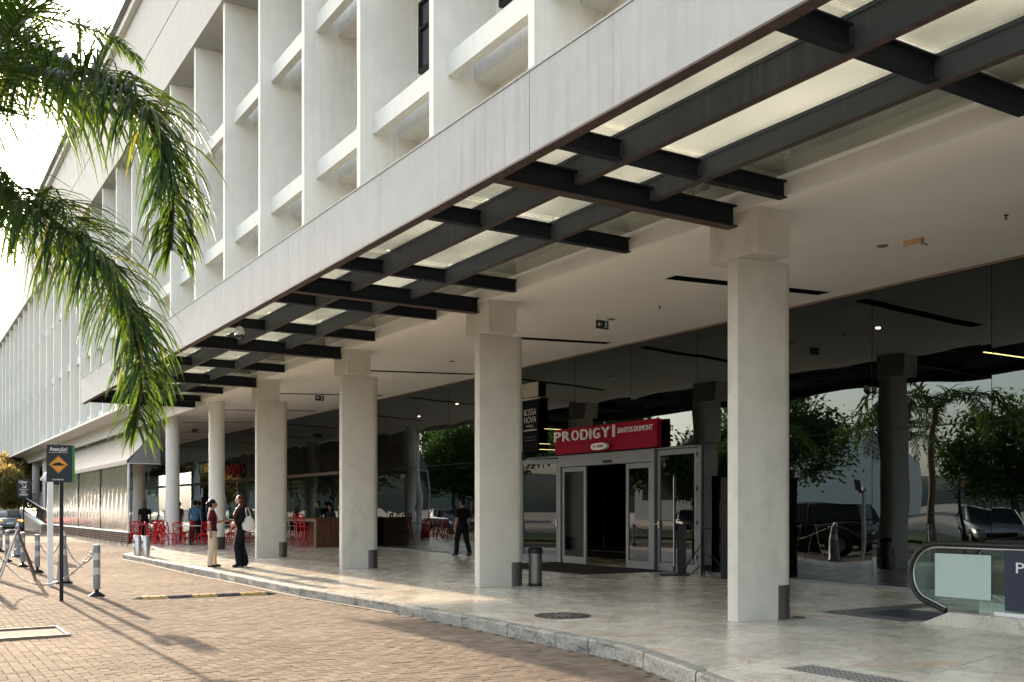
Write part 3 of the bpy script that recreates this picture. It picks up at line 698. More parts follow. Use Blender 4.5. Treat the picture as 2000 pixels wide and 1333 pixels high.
sprinkler(12.4, 7.66, 'small dark sprinkler head at the far right of the arcade ceiling')
sprinkler(12.4, 14.6, 'small dark sprinkler head above the glass between sign and largest column')
sprinkler(12.4, 30.0, 'small dark sprinkler head beyond the third pier')
el = thing('emergency_light', 'small orange emergency light box on the ceiling right of the largest column', 'emergency light', (12.4, 9.05, ceil_z(12.4)), R(8))
solidbox('housing', M['emerg'], el, -.05, .05, -.13, .13, -.09, -.002, .006); solidbox('diffuser', M['white'], el, -.035, .035, -.11, .11, -.105, -.0905, .004); MB().bar((.05, -.10, -.06), (.12, -.14, -.09), .012).build('bracket', M['alu'], el)
cc = thing('security_camera', 'white dome security camera hanging under the canopy fascia', 'camera', (5.72, 19.2, 0))
m = MB(); m.tube([(-.2, 0, 5.14), (-.05, 0, 5.17), (.0, 0, 5.16), (.0, 0, 5.10)], .022, 8); m.build('bracket', M['black'], cc)
m = MB(); m.lathe([(.02, 5.11), (.05, 5.10), (.085, 5.05), (.10, 4.99), (.10, 4.95)], (0, 0, 0), 20); m.build('housing', M['white'], cc, smooth=50)
m = MB(); m.lathe([(.094, 4.949), (.088, 4.91), (.06, 4.875), (.02, 4.86)], (0, 0, 0), 20); m.build('dome', M['winglass'], cc, smooth=50)
m = MB(); m.lathe([(.103, 4.952), (.105, 4.935), (.098, 4.93)], (0, 0, 0), 20); m.build('trim_ring', M['chrome'], cc, smooth=50)

# ------------------------------------------------------------------ awning terrace
aw = thing('restaurant_awning', 'long sloping beige awning with grey end panel over clear plastic curtains', 'awning')
A0, A1 = 42.6, 70.5; AX = 8.12
m = MB(); nA = 40
vs = []; fs = []
for j in range(nA + 1):
    y = A0 + (A1 - A0) * j / nA
    for i in range(5):
        u = i / 4; sag = -.05 * math.sin(math.pi * u) + .012 * math.sin(y * 2.6) * math.sin(math.pi * u); vs.append((AX - .02 + 1.42 * u, y, 3.56 + 1.66 * u + sag))
fs = [(j * 5 + i, j * 5 + i + 1, (j + 1) * 5 + i + 1, (j + 1) * 5 + i) for j in range(nA) for i in range(4)]
m.add(vs, fs); m.build('canvas_roof', M['awning'], aw, smooth=50)
m = MB(); m.box(AX - .04, AX - .02, A0, A1, 3.38, 3.56); m.build('valance', M['awning'], aw)
m = MB(); m.xprism([(AX - .01, 3.43), (9.40, 3.43), (9.40, 5.12), (9.30, 5.05)], A0 - .02, A0 - .002); m.build('end_panel', M['awnside'], aw)
m = MB(); m.box(AX - .03, 9.42, A0 - .03, A0, 3.40, 3.428); m.build('end_rail', M['white'], aw)
cu = thing('plastic_curtain', 'row of clear wrinkled plastic curtain panels under the beige awning', 'curtain')
PYc = [42.6, 49.0, 55.4, 61.8, 68.2]
for a, b in zip(PYc, PYc[1:]):
    m = MB(); nx, nz = 24, 6; vs = []
    for j in range(nz + 1):
        for i in range(nx + 1): vs.append((AX + .03 + .02 * math.sin(i * 1.7 + j), a + .06 + (b - a - .12) * i / nx, .62 + 2.76 * j / nz))
    m.add(vs, [(j * (nx + 1) + i, (j + 1) * (nx + 1) + i, (j + 1) * (nx + 1) + i + 1, j * (nx + 1) + i + 1) for j in range(nz) for i in range(nx)]); m.build('curtain_panel', M['plastic'], cu, smooth=60)
for a in PYc: solidbox('post', M['black'] if a > 43 else M['white'], cu, AX, AX + .06, a - .04, a + .04, .2, 3.40)
solidbox('bottom_rail', M['white'], cu, AX - .03, AX + .08, 42.5, 68.3, .58, .64, .004)
lw = thing('louvre_wall', 'low brown slatted wall with posts beneath the plastic curtains', 'louvre wall')
for q in range(5): solidbox('slat', M['slat'], lw, AX - .01, AX + .03, 42.5, 70.2, .14 + q * .085, .19 + q * .085)
y = 42.5
while y < 70: solidbox('post', M['slat'], lw, AX - .03, AX - .011, y, y + .06, .02, .575); y += 1.28
solidbox('backing', M['blackmat'], lw, AX + .035, AX + .06, 42.5, 70.2, .02, .57)
# far ramp
rp = thing('ramp_wall', 'grey sloping ramp wall with white coping and glass balustrade by the parked car', 'ramp')
m = MB(); Pz = [(69.5, .30), (85, 1.75)]
m.add([(8.35, 69.5, 0), (8.35, 88, 0), (8.35, 88, 1.4), (8.35, 85, 1.4), (8.35, 69.5, .22), (8.6, 69.5, 0), (8.6, 88, 0), (8.6, 88, 1.4), (8.6, 85, 1.4), (8.6, 69.5, .22)],
      [(0, 1, 2, 3, 4), (9, 8, 7, 6, 5), (0, 4, 9, 5), (4, 3, 8, 9), (3, 2, 7, 8), (1, 6, 7, 2)]); m.build('wall', M['bollard'], rp)
m = MB(); m.add([(8.32, 69.5, .225), (8.32, 85, 1.405), (8.63, 85, 1.405), (8.63, 69.5, .225), (8.32, 69.5, .35), (8.32, 85, 1.53), (8.63, 85, 1.53), (8.63, 69.5, .35)], [(0, 1, 2, 3), (4, 7, 6, 5), (0, 4, 5, 1), (3, 2, 6, 7), (0, 3, 7, 4), (1, 5, 6, 2)]); m.build('coping', M['white'], rp)
m = MB(); m.add([(8.47, 69.5, .35), (8.47, 85, 1.53), (8.47, 88, 1.53), (8.47, 88, 2.55), (8.47, 85, 2.55), (8.47, 69.5, 1.35)], [(0, 1, 2, 3, 4, 5)]); m.build('glass_balustrade', M['clearglass'], rp)
m = MB(); m.tube([(8.47, 69.5, 1.37), (8.47, 85, 2.57), (8.47, 88, 2.57)], .03, 6); m.build('handrail', M['white'], rp)

# ------------------------------------------------------------------ escalator
es = thing('escalator', 'escalator head with black handrails glass sides and marble plinth at the right edge', 'escalator')
def escal_side(x, ye, name_i):
    m = MB(); pts = []
    cz = PZ + .60; r_ = .39
    for k in range(0, 15):
        a = R(90) + R(142) * k / 14; pts.append((x, ye - .40 - r_ * math.cos(a) * -1 * -1 if False else ye - r_ + r_ * math.sin(a - R(90)) * 1.0, cz + r_ * math.cos(a - R(90))))
    pts = [(x, -4, cz + r_)] + [(x, 1.0, cz + r_)] + [(x, ye - r_ - .2, cz + r_)] + pts
    pts.append((x, ye - .50, PZ + .165))
    m.tube(pts, .036, 10); m.build('handrail', M['rubber'], es, smooth=60)
    m2 = MB(); q = [(x, p[1] - (.0), p[2]) for p in pts]
    inner = []
    cy0 = ye - r_
    for p in pts:
        dy, dz = p[1] - cy0, p[2] - cz; L_ = max(math.hypot(dy, dz), .01)
        if p[1] < cy0 - .05: inner.append((x, p[1], p[2] - .046 if p[2] > cz else p[2] + .04))
        else: inner.append((x, cy0 + dy * (1 - .046 / L_), cz + dz * (1 - .046 / L_)))
    m2.tube(inner, .012, 8); m2.build('rail_trim', M['palewood'] if False else M['brush'], es, smooth=60)
    # glass sheet
    poly = [(p[1], p[2]) for p in inner if p[1] > -3.99] + [(-3.9, PZ + .2)]
    poly = [(-3.9, cz + r_ - .05)] + [(p[1], p[2]) for p in inner[2:]] + [(-3.9, PZ + .17)]
    m3 = MB(); n = len(poly); m3.add([(x - .006, a, b) for a, b in poly] + [(x + .006, a, b) for a, b in poly], [tuple(range(n)), tuple(range(2 * n - 1, n - 1, -1))] + [(i, n + i, n + (i + 1) % n, (i + 1) % n) for i in range(n)]); m3.build('glass_side', M['clearglass'], es)
escal_side(10.98, 8.06, 0); escal_side(12.25, 8.06, 1)
m = MB(); pl_ = [(-4, PZ), (7.80, PZ), (7.42, PZ + .17), (7.30, PZ + .172), (-4, PZ + .172)]
for q, (ya, yb) in enumerate(((5.95, None), (3.6, 5.945), (-4, 3.595))):
    m = MB()
    P = [(5.95, PZ), (7.80, PZ), (7.40, PZ + .172), (5.95, PZ + .172)] if yb is None else [(ya, PZ), (yb, PZ), (yb, PZ + .172), (ya, PZ + .172)]
    n = 4; m.add([(10.80, a, b) for a, b in P] + [(11.10, a, b) for a, b in P], [(0, 1, 2, 3), (7, 6, 5, 4)] + [(i, n + i, n + (i + 1) % n, (i + 1) % n) for i in range(n)]); m.build('plinth_slab', M['marble'], es, bevel=.003)
solidbox('white_skirt', M['white'], es, 10.93, 10.965, -4, 6.9, PZ + .173, PZ + .215); solidbox('white_skirt', M['white'], es, 11.0, 11.03, -4, 6.9, PZ + .173, PZ + .215)
solidbox('far_plinth', M['marble'], es, 12.12, 12.42, -4, 7.6, PZ, PZ + .17)
solidbox('comb_plate', M['navy'], es, 11.11, 12.11, 5.6, 9.0, PZ + .003, PZ + .008)
m = MB()
for q in range(16): m.box(11.15 + q * .06, 11.17 + q * .06, 4.6, 6.6, PZ + .009, PZ + .016)
m.build('step_grooves', M['alu'], es)
solidbox('inner_skirt', M['brush'], es, 11.11, 11.13, -4, 7.2, PZ + .009, PZ + .3); solidbox('inner_skirt', M['brush'], es, 12.09, 12.11, -4, 7.2, PZ + .009, PZ + .3)
def sheet(name, mat, x, y0, y1, z0, z1, parent, t=.003): return MB().box(x - t, x, y0, y1, z0, z1).build(name, mat, parent)
sheet('frosted_film', M['frost'], 10.966, 6.96, 7.70, .49, 1.02, es)
sheet('navy_panel', M['navy'], 10.966, -3.5, 6.79, .385, 1.09, es)
text('P', .10, .12, .002, M['letter'], es, (10.960, 6.65, .83), FACE_X, 'letter')

# floor grates and covers
def grate(x0, x1, y0, y1, label, alongx=False):
    t = thing('floor_grate', label, 'drain grate', (0, 0, 0), 0, 'perforated floor grates')
    solidbox('frame', M['holes'], t, x0, x1, y0, y1, PZ + .002, PZ + .006)
    m = MB(); nx_ = int((x1 - x0) / .058); ny_ = int((y1 - y0) / .058)
    for i in range(nx_):
        for j in range(ny_):
            cx, cy = x0 + .03 + i * .058, y0 + .03 + j * .058
            if (i + j) % 2 == 0: m.box(cx - .019, cx + .019, cy - .006, cy + .006, PZ + .0062, PZ + .0085)
            else: m.box(cx - .006, cx + .006, cy - .019, cy + .019, PZ + .0062, PZ + .0085)
    stuff(m.build('slots', M['blackmat'], t))
grate(6.70, 7.08, 2.6, 6.25, 'perforated steel floor grate at the bottom right edge of the plaza')
grate(10.75, 13.4, 9.02, 9.40, 'perforated steel grate running across in front of the escalator comb plate')
grate(10.72, 11.08, 8.0, 9.0, 'short perforated steel grate beside the escalator plinth')
def cover(x, y, r, label, spokes=16):
    t = thing('manhole_cover', label, 'manhole cover', (x, y, 0), 0, 'round ornamental covers in the marble')
    MB().lathe([(r, PZ + .001), (r, PZ + .004)], seg=36).build('plate', M['iron'], t)
    m = MB()
    for k in range(spokes):
        a = 2 * math.pi * k / spokes; c_, s_ = math.cos(a), math.sin(a)
        for (ra, rb, wd) in ((.06, .42, .03), (.50, .72, .05), (.78, .93, .035)):
            off = 0 if ra < .2 else (math.pi / spokes if ra < .6 else 0); c2, s2 = math.cos(a + off), math.sin(a + off)
            m.add([((ra * c2 - wd * .4 * s2) * r, (ra * s2 + wd * .4 * c2) * r, PZ + .0065), ((ra * c2 + wd * .4 * s2) * r, (ra * s2 - wd * .4 * c2) * r, PZ + .0065), ((rb * c2 + wd * s2) * r, (rb * s2 - wd * c2) * r, PZ + .0065), ((rb * c2 - wd * s2) * r, (rb * s2 + wd * c2) * r, PZ + .0065)], [(0, 1, 2, 3)])
    m.build('relief', M['holes'], t)
cover(7.55, 10.86, .38, 'large round ornamental metal cover in the marble near the kerb')
cover(7.4, 24.1, .42, 'round ornamental cover in the floor behind the woman in black')
for (x, y, l_) in ((10.05, 9.05, 'small round floor cap beside the foot of the largest column'), (9.95, 15.35, 'small round floor cap beside the foot of the second column')):
    tag(MB().lathe([(.085, PZ + .001), (.085, PZ + .006)], (x, y, 0), 20).build('drain_lid', M['iron']), l_, 'drain lid', 'small round drain lids by the columns')

# ------------------------------------------------------------------ street furniture
sb = thing('speed_bump', 'yellow and black rubber speed bump across the brick road', 'speed bump', (0, 0, 0), R(0))
segs = [(3.48, 3.66, 'c0'), (3.66, 4.08, 'y'), (4.08, 4.50, 'b'), (4.50, 4.92, 'y'), (4.92, 5.33, 'b'), (5.33, 5.80, 'y'), (5.80, 5.98, 'c1')]
for (a, b, k) in segs:
    m = MB(); yc = 18.05 - (a - 3.5) * .08; prof = [(-.17, .0), (-.10, .035), (-.03, .048), (.03, .048), (.10, .035), (.17, .0)]
    ha = .25 if k == 'c0' else 1; hb = .25 if k == 'c1' else 1; wa = .35 if k == 'c0' else 1; wb = .35 if k == 'c1' else 1
    n = 6; m.add([(a + .003, yc + p[0] * wa, p[1] * ha + .004) for p in prof] + [(b - .003, yc + p[0] * wb, p[1] * hb + .004) for p in prof], [tuple(range(n)), tuple(range(2 * n - 1, n - 1, -1))] + [(i, i + n, (i + 1) % n + n, (i + 1) % n) for i in range(n)])
    o = m.build('rubber_module', M['yellow'] if k == 'y' else M['rubberbump'], sb)
    if k in 'yb':
        for q in (.25, .75):
            x = a + (b - a) * q; MB().lathe([(.018, .040), (.016, .052)], (x, yc - .07, 0), 8).build('bolt', M['black'], o)
def cyl(r, z0, z1, seg=18): return MB().lathe([(r, z0), (r, z1)], seg=seg)
def make_bollard():
    t = thing('bollard', '', 'bollard', (0, 0, 0), 0, 'striped bollards along the road edge')
    MB().lathe([(.15, 0), (.145, .02), (.07, .075), (.055, .085)], seg=20).build('base', M['black'], t, smooth=40)
    MB().lathe([(.035, .085), (.035, .14)], seg=12).build('neck', M['black'], t, smooth=40)
    MB().lathe([(.060, .14), (.060, .90), (.057, .92), (.02, .925)], seg=20).build('post', M['bollard'], t, smooth=40)
    for z in (.40, .66): MB().lathe([(.0612, z), (.0612, z + .12)], seg=20).build('reflective_band', M['band'], t, smooth=40)
    MB().lathe([(.062, .905), (.062, .93), (.02, .935)], seg=20).build('cap', M['band'], t, smooth=40); return t
def make_conepost():
    t = thing('cone_post', '', 'cone post', (0, 0, 0), 0, 'grey cone posts between the bollards')
    MB().lathe([(.19, 0), (.19, .03), (.15, .05)], seg=20).build('base', M['black'], t, smooth=40)
    MB().lathe([(.145, .05), (.12, .12), (.095, .42), (.075, .75), (.07, .98), (.05, 1.0)], seg=20).build('body', M['bollard'], t, smooth=40)
    MB().lathe([(.0905, .60), (.0775, .72)], seg=20).build('reflective_band', M['band'], t, smooth=40)
    MB().lathe([(.05, 1.0), (.05, 1.03), (.035, 1.06), (.03, 1.10)], seg=14).build('top_ring', M['white'], t, smooth=40); return t
B0 = make_bollard(); C0 = make_conepost()
B0['label'] = 'grey striped bollard standing alone nearest the speed bump'; B0.location = (3.09, 18.95, 0)
blab = [((3.0, 26.7), 'striped bollard just left of the white pole, second nearest'), ((2.96, 29.5), 'striped bollard behind the right leg of the folding board'), ((2.93, 33.4), 'striped bollard behind the folding board, under the small rideshare sign'), ((3.36, 40.7), 'farthest striped bollard at the left edge of the road'), ((1.6, 21.5), 'striped bollard at the far left holding the near chain end'), ((.4, 23.0), 'striped bollard out by the parked cars in front of the grass'), ((.3, 29.0), 'striped bollard beside the dark parked car')]
bpos = {0: (3.09, 18.95)}
for i, ((x, y), l_) in enumerate(blab): copy_tree(B0, (x, y, road_z(x, y) if x > 1 else 0), None, l_); bpos[i + 1] = (x, y)
C0['label'] = 'tall grey cone post right behind the dark sign pole'; C0.location = (3.05, 22.8, 0)
copy_tree(C0, (3.5, 36.4, 0), None, 'grey cone post farther back behind the folding board')
# chains of real links
lk = MB(); pts = []
for k in range(12):
    a = 2 * math.pi * k / 12; pts.append((.030 * math.cos(a) , .017 * math.sin(a), 0))
lk.tube(pts, .0052, 5, closed=True); link_me = lk.mesh('chain_link', M['chainm'], smooth=60)
def chain(a, b, sag, label, n=None, big=True):
    a, b = Vector(a), Vector(b); L_ = (b - a).length; t = thing('chain', label, 'chain', tuple(a), 0, 'chains slung between the posts')
    N = 400; P = [a.lerp(b, i / N) - Vector((0, 0, sag * 4 * (i / N) * (1 - i / N))) - a for i in range(N + 1)]
    cum = [0]
    for i in range(N): cum.append(cum[-1] + (P[i + 1] - P[i]).length)
    step = .044; cnt = int(cum[-1] / step); stm = MB()
    for q in range(cnt):
        d = (q + .5) * step; i = max(0, min(N - 1, np.searchsorted(cum, d) - 1)); p = P[i]; tn = (P[i + 1] - P[i]).normalized()
        rot = tn.to_track_quat('X', 'Z').to_matrix().to_4x4() @ Matrix.Rotation(R(90) * (q % 2) + .3, 4, 'X')
        if big: o = ob('chain_link', link_me, t); o.matrix_local = Matrix.Translation(p) @ rot
        else:
            mm = Matrix.Translation(p) @ rot; stm.add([mm @ v.co for v in link_me.vertices], [tuple(f.vertices) for f in link_me.polygons])
    if not big: stuff(stm.build('chain_links', M['chainm'], t))
chain((3.06, 18.98, .86), (1.62, 21.48, .86), .70, 'steel chain hanging low between the nearest bollard and the left edge')
chain((3.09, 19.0, .86), (3.05, 22.75, 1.0), .42, 'steel chain from the nearest bollard back to the cone post')
chain((3.05, 22.85, 1.0), (3.0, 26.65, .86), .40, 'steel chain from the cone post back to the second bollard')
chain((2.96, 29.5, .86), (2.93, 33.35, .86), .45, 'far steel chain between two bollards behind the folding board', big=False)
chain((1.55, 21.5, .86), (.42, 23.0, .86), .3, 'steel chain between bollards beyond the left edge of the road', big=False)
# warning sign
sn = thing('warning_sign', 'dark speed bump warning sign with yellow diamond on a thin dark pole', 'sign', (2.43, 18.34, 0), R(-3))
MB().box(-.03, .03, -.025, .025, 0, 2.02).build('pole', M['slat'] if False else M['black'], sn)
solidbox('board', M['signdark'], sn, -.235, .165, -.05, -.03, 2.02, 2.645, .003); solidbox('green_edge', M['green'], sn, .1655, .205, -.05, -.03, 2.02, 2.645, .003)
m = MB(); m.xprism([(-.05 - .0, 2.165), (.10, 2.315), (-.05, 2.465), (-.20, 2.315)], -.0535, -.051); m.build('diamond_plate', M['orange'], sn)
m = MB()
for (a, b) in (((-.05, 2.178), (.087, 2.315)), ((.087, 2.315), (-.05, 2.452)), ((-.05, 2.452), (-.187, 2.315)), ((-.187, 2.315), (-.05, 2.178))): m.bar((a[0], -.054, a[1]), (b[0], -.054, b[1]), .003, 4)
m.build('diamond_border', M['black'], sn)
pts = [(-.145, 2.295), (.045, 2.295), (.045, 2.318), (.01, 2.322)] + [(-.05 + .062 * math.cos(R(a)), 2.318 + .034 * math.sin(R(a))) for a in range(0, 181, 20)] + [(-.11, 2.322), (-.145, 2.318)]
m = MB(); m.xprism(pts, -.0565, -.054); m.build('bump_symbol', M['black'], sn)
text('Atenção!', .27, .088, .001, M['letter'], sn, (-.185, -.0525, 2.522), FACE_Y, 'lettering', .008); solidbox('rule', M['letter'], sn, -.195, .095, -.0525, -.051, 2.513, 2.517)
text('Lombada', .175, .03, .001, M['letter'], sn, (-.145, -.0525, 2.05), FACE_Y, 'lettering', .005)
wp = thing('white_pole', 'white square pole with small camera heads behind the warning sign', 'pole', (2.72, 22.1, 0))
solidbox('shaft', M['white'], wp, -.05, .05, -.05, .05, 0, 2.16, .004)
m = MB(); m.lathe([(.02, 2.10), (.07, 2.14), (.085, 2.20), (.07, 2.27), (.03, 2.31)], (-.05, -.02, 0), 14); m.build('lamp_globe', M['white'], wp, smooth=60)
solidbox('camera_head', M['black'], wp, .06, .24, -.06, .04, 2.06, 2.14, .01)
solidbox('back_panel', M['signdark'], wp, .06, .34, .055, .07, 2.145, 2.48, .003)
ub_ = thing('rideshare_sign', 'small black pick-up point sign with white arrow on a thin pole at the left edge', 'sign', (4.1, 40.6, 0), R(-8))
MB().box(-.025, .025, -.02, .02, 0, 1.97).build('pole', M['black'], ub_); solidbox('board', M['signdark'], ub_, -.21, .22, -.045, -.025, 1.97, 2.645, .003)
text('Uber', .28, .105, .001, M['letter'], ub_, (-.15, -.0475, 2.50), FACE_Y, 'lettering', .02)
m = MB(); m.bar((-.06, -.048, 2.46), (.07, -.048, 2.35), .012, 4); m.bar((.08, -.048, 2.46), (.08, -.048, 2.335), .012, 4); m.bar((-.06, -.048, 2.34), (.08, -.048, 2.34), .012, 4); m.build('arrow', M['letter'], ub_)
text('EMBARQUE', .28, .05, .001, M['letter'], ub_, (-.14, -.0475, 2.245), FACE_Y, 'lettering', .01)
for (z, w_) in ((2.20, .16), (2.17, .11), (2.13, .22), (2.09, .30), (2.06, .26)): solidbox('text_line', M['letter'], ub_, -w_ / 2, w_ / 2, -.0475, -.046, z, z + .012)
af = thing('folding_board', 'folding A-frame board seen edge-on at the left edge of the road', 'sign board', (2.33, 24.3, 0), R(-3))
for sgn in (1, -1):
    a_ = Vector((0, 0, 1.10)); f_ = Vector((.36 * sgn, 0, 0)); u = Vector((.09, 1, 0)).normalized() * .27
    m = MB()
    for (p, q) in ((a_ - u, f_ - u), (a_ + u, f_ + u), (a_ - u * .95 - Vector((0, 0, .02)), a_ + u * .95 - Vector((0, 0, .02))), (f_ - u * .95 + Vector((0, 0, .12)), f_ + u * .95 + Vector((0, 0, .12)))): m.bar(p, q, .017, 4)
    o = m.build('board_frame', M['white'] if sgn < 0 else M['slat'], af)
    n_ = (a_ - f_).cross(u).normalized() * .006; m = MB(); A_, B_, C_, D_ = a_ - u * .9, a_ + u * .9, f_ + u * .9 + Vector((0, 0, .13)), f_ - u * .9 + Vector((0, 0, .13))
    m.add([A_ + n_, B_ + n_, C_ + n_, D_ + n_, A_ - n_, B_ - n_, C_ - n_, D_ - n_], [(0, 1, 2, 3), (7, 6, 5, 4), (0, 4, 5, 1), (1, 5, 6, 2), (2, 6, 7, 3), (3, 7, 4, 0)]); m.build('board_face', M['black'], o)
for i, (x, y, l_) in enumerate(((6.42, 31.0, 'front stainless steel cylinder bin near the far end of the kerb'), (6.34, 31.75, 'rear stainless steel cylinder bin near the far end of the kerb'))):
    t = thing('steel_bin', l_, 'bin', (x, y, PZ), R(20), 'pair of stainless cylinder bins')
    MB().lathe([(.115, 0), (.115, .60), (.108, .61), (.04, .612)], seg=24).build('body', M['brush'], t, smooth=40)
    m = MB(); m.box(-.125, -.105, -.02, .02, .38, .46); m.box(-.125, -.105, -.015, .015, .18, .24); m.build('slot', M['black'], t)
    MB().lathe([(.118, .585), (.118, .60)], seg=24).build('rim', M['chrome'], t, smooth=40)
t = thing('waste_bin', 'polished steel bin with black lid beside the second column', 'bin', (10.06, 15.35, PZ))
MB().lathe([(.125, 0), (.125, .60)], seg=28).build('body', M['guard'], t, smooth=40)
MB().lathe([(.135, .60), (.14, .62), (.14, .66), (.12, .70), (.11, .705)], seg=28).build('lid', M['black'], t, smooth=40); MB().lathe([(.13, 0), (.13, .05)], seg=28).build('foot_ring', M['black'], t, smooth=40)
hc = thing('inspection_cover', 'rectangular inspection cover sunk in the paving at the bottom left', 'inspection cover')
solidbox('gravel_lid', pm('gravel_concrete', (.17, .15, .125), .9, var=.3, scale=60, bump=.9, bscale=80, spec=0.03), hc, 1.08, 1.84, 13.44, 14.44, -.05, -.012)
for (x0, x1, y0, y1) in ((1.03, 1.89, 14.441, 14.47), (1.03, 1.89, 13.41, 13.439), (1.05, 1.079, 13.44, 14.44), (1.841, 1.87, 13.44, 14.44)): solidbox('frame_bar', M['slat'], hc, x0, x1, y0, y1, -.05, .012, .003)
# totem, speaker and cable stand by the door
tt = thing('display_totem', 'tall thin dark display totem seen edge-on in front of the right glass door', 'display', (14.25, 16.3, PZ), R(49))
solidbox('screen', M['black'], tt, -.30, .30, -.03, .03, .10, 2.15, .01); solidbox('base_plate', M['black'], tt, -.38, .38, -.30, .30, 0, .035, .005); solidbox('chrome_edge', M['brush'], tt, -.312, -.301, .012, .022, .2, 2.1)
m = MB(); m.xprism([(-.05, 0), (.30, 0), (.10, .9), (.0, 1.05)], -.25, -.06); m.build('rear_prop', M['black'], tt)
sp_ = thing('speaker', 'tall black loudspeaker box standing just left of the largest column', 'speaker', (14.3, 14.55, PZ), R(15))
solidbox('cabinet', M['black'], sp_, -.2, .2, -.2, .2, .02, 2.05, .015); MB().lathe([(.14, 0), (.14, .01)], (0, 0, 0), 20).build('plinth', M['black'], sp_)
ls = thing('cable_stand', 'thin black stand with trailing cables between the totem and the loudspeaker', 'stand', (14.4, 15.6, PZ))
m = MB(); m.bar((0, 0, 0), (0, 0, .95), .022, 8); m.build('pole', M['black'], ls)
m = MB()
for a in (0, 120, 240): m.bar((0, 0, .25), (.28 * math.cos(R(a)), .28 * math.sin(R(a)), .02), .014, 6)
m.build('tripod_foot', M['black'], ls)
m = MB(); m.tube([(0, 0, .5), (.02, -.3, .42), (.0, -.6, .2), (-.1, -.75, .03)], .012, 6); m.tube([(0, 0, .7), (-.03, .25, .4), (-.05, .5, .1), (-.05, .6, .02)], .012, 6); m.tube([(0, 0, .95), (.03, -.12, 1.02), (.03, -.25, 1.0)], .012, 6); m.build('cable', M['black'], ls)
lf = MB(); lf.add([(13.0, 15.9, PZ + .012), (13.1, 15.95, PZ + .03), (13.22, 15.9, PZ + .016), (13.1, 15.82, PZ + .012)], [(0, 1, 2, 3)]); tag(lf.build('dry_leaf', M['slat']), 'single brown dry leaf on the marble in front of the mat', 'leaf')

# ------------------------------------------------------------------ restaurant furniture
def make_chair(name, label, h, mat, stool=False):
    t = thing(name, label, 'bar stool' if stool else 'chair'); g = h
    MB().lathe([(.17, g - .03), (.19, g - .02), (.19, g), (.17, g + .006)], seg=20).build('seat', mat, t, smooth=50)
    for (x, y) in ((.13, .14), (.13, -.14)): MB().tube([(x, y, g - .02), (x + .03, y * 1.2, g * .5), (x + .05, y * 1.35, 0)], [.022, .020, .017], 6).build('leg', mat, t)
    for y in (.14, -.14): MB().tube([(-.20, y * 1.3, 0), (-.15, y * 1.12, g * .6), (-.15, y * 1.1, g), (-.19, y * 1.25, g + .25), (-.22, y * 1.2, g + .40)], [.017, .020, .023, .022, .021], 6).build('leg', mat, t)
    MB().tube([(-.22, .17, g + .40), (-.245, .10, g + .435), (-.255, 0, g + .445), (-.245, -.10, g + .435), (-.22, -.17, g + .40)], .027, 6).build('top_rail', mat, t, smooth=60)
    m = MB(); m.bar((-.175, .16, g + .05), (-.225, -.155, g + .37), .016, 5); m.bar((-.175, -.16, g + .05), (-.225, .155, g + .37), .016, 5); m.build('cross_back', mat, t)
    zf = g * (.35 if stool else .45)
    m = MB(); m.bar((.15, .17, zf), (.15, -.17, zf), .010, 5); m.bar((.15, .17, zf), (-.17, .17, zf), .010, 5); m.bar((.15, -.17, zf), (-.17, -.17, zf), .010, 5)
    m.tube([(.16, .14, g * .62), (.10, .10, g - .06), (.10, 0, g - .03), (.10, -.10, g - .06), (.16, -.14, g * .62)], .009, 5); m.build('stretcher', mat, t)
    return t
def make_table(label):
    t = thing('cafe_table', label, 'table', (0, 0, 0), 0, 'white topped cafe tables'); solidbox('table_top', M['white'], t, -.35, .35, -.35, .35, .735, .76, .006); MB().bar((0, 0, .03), (0, 0, .734), .035, 10).build('pedestal', M['black'], t); MB().lathe([(.22, 0), (.20, .02), (.04, .03)], seg=20).build('foot', M['black'], t); return t
CHR = make_chair('bistro_chair', 'red bistro chair just left of the man in the maroon shirt', .45, M['red']); CHR['group'] = 'red cross-back bistro chairs'
T0 = make_table('white cafe table behind the man in the maroon shirt'); T0.location = (9.95, 39.9, PZ)
tb = [((9.0, 44.6), 'white cafe table nearest the plastic curtain'), ((9.75, 42.6), 'white cafe table beside the far round column'), ((11.6, 41.3), 'white cafe table deeper inside, behind the round column'), ((10.9, 46.2), 'white cafe table beyond the round columns')]
for (x, y), l_ in tb: copy_tree(T0, (x, y, PZ), None, l_)
CHR.location = (9.3, 39.0, PZ); CHR.rotation_euler = (0, 0, R(60))
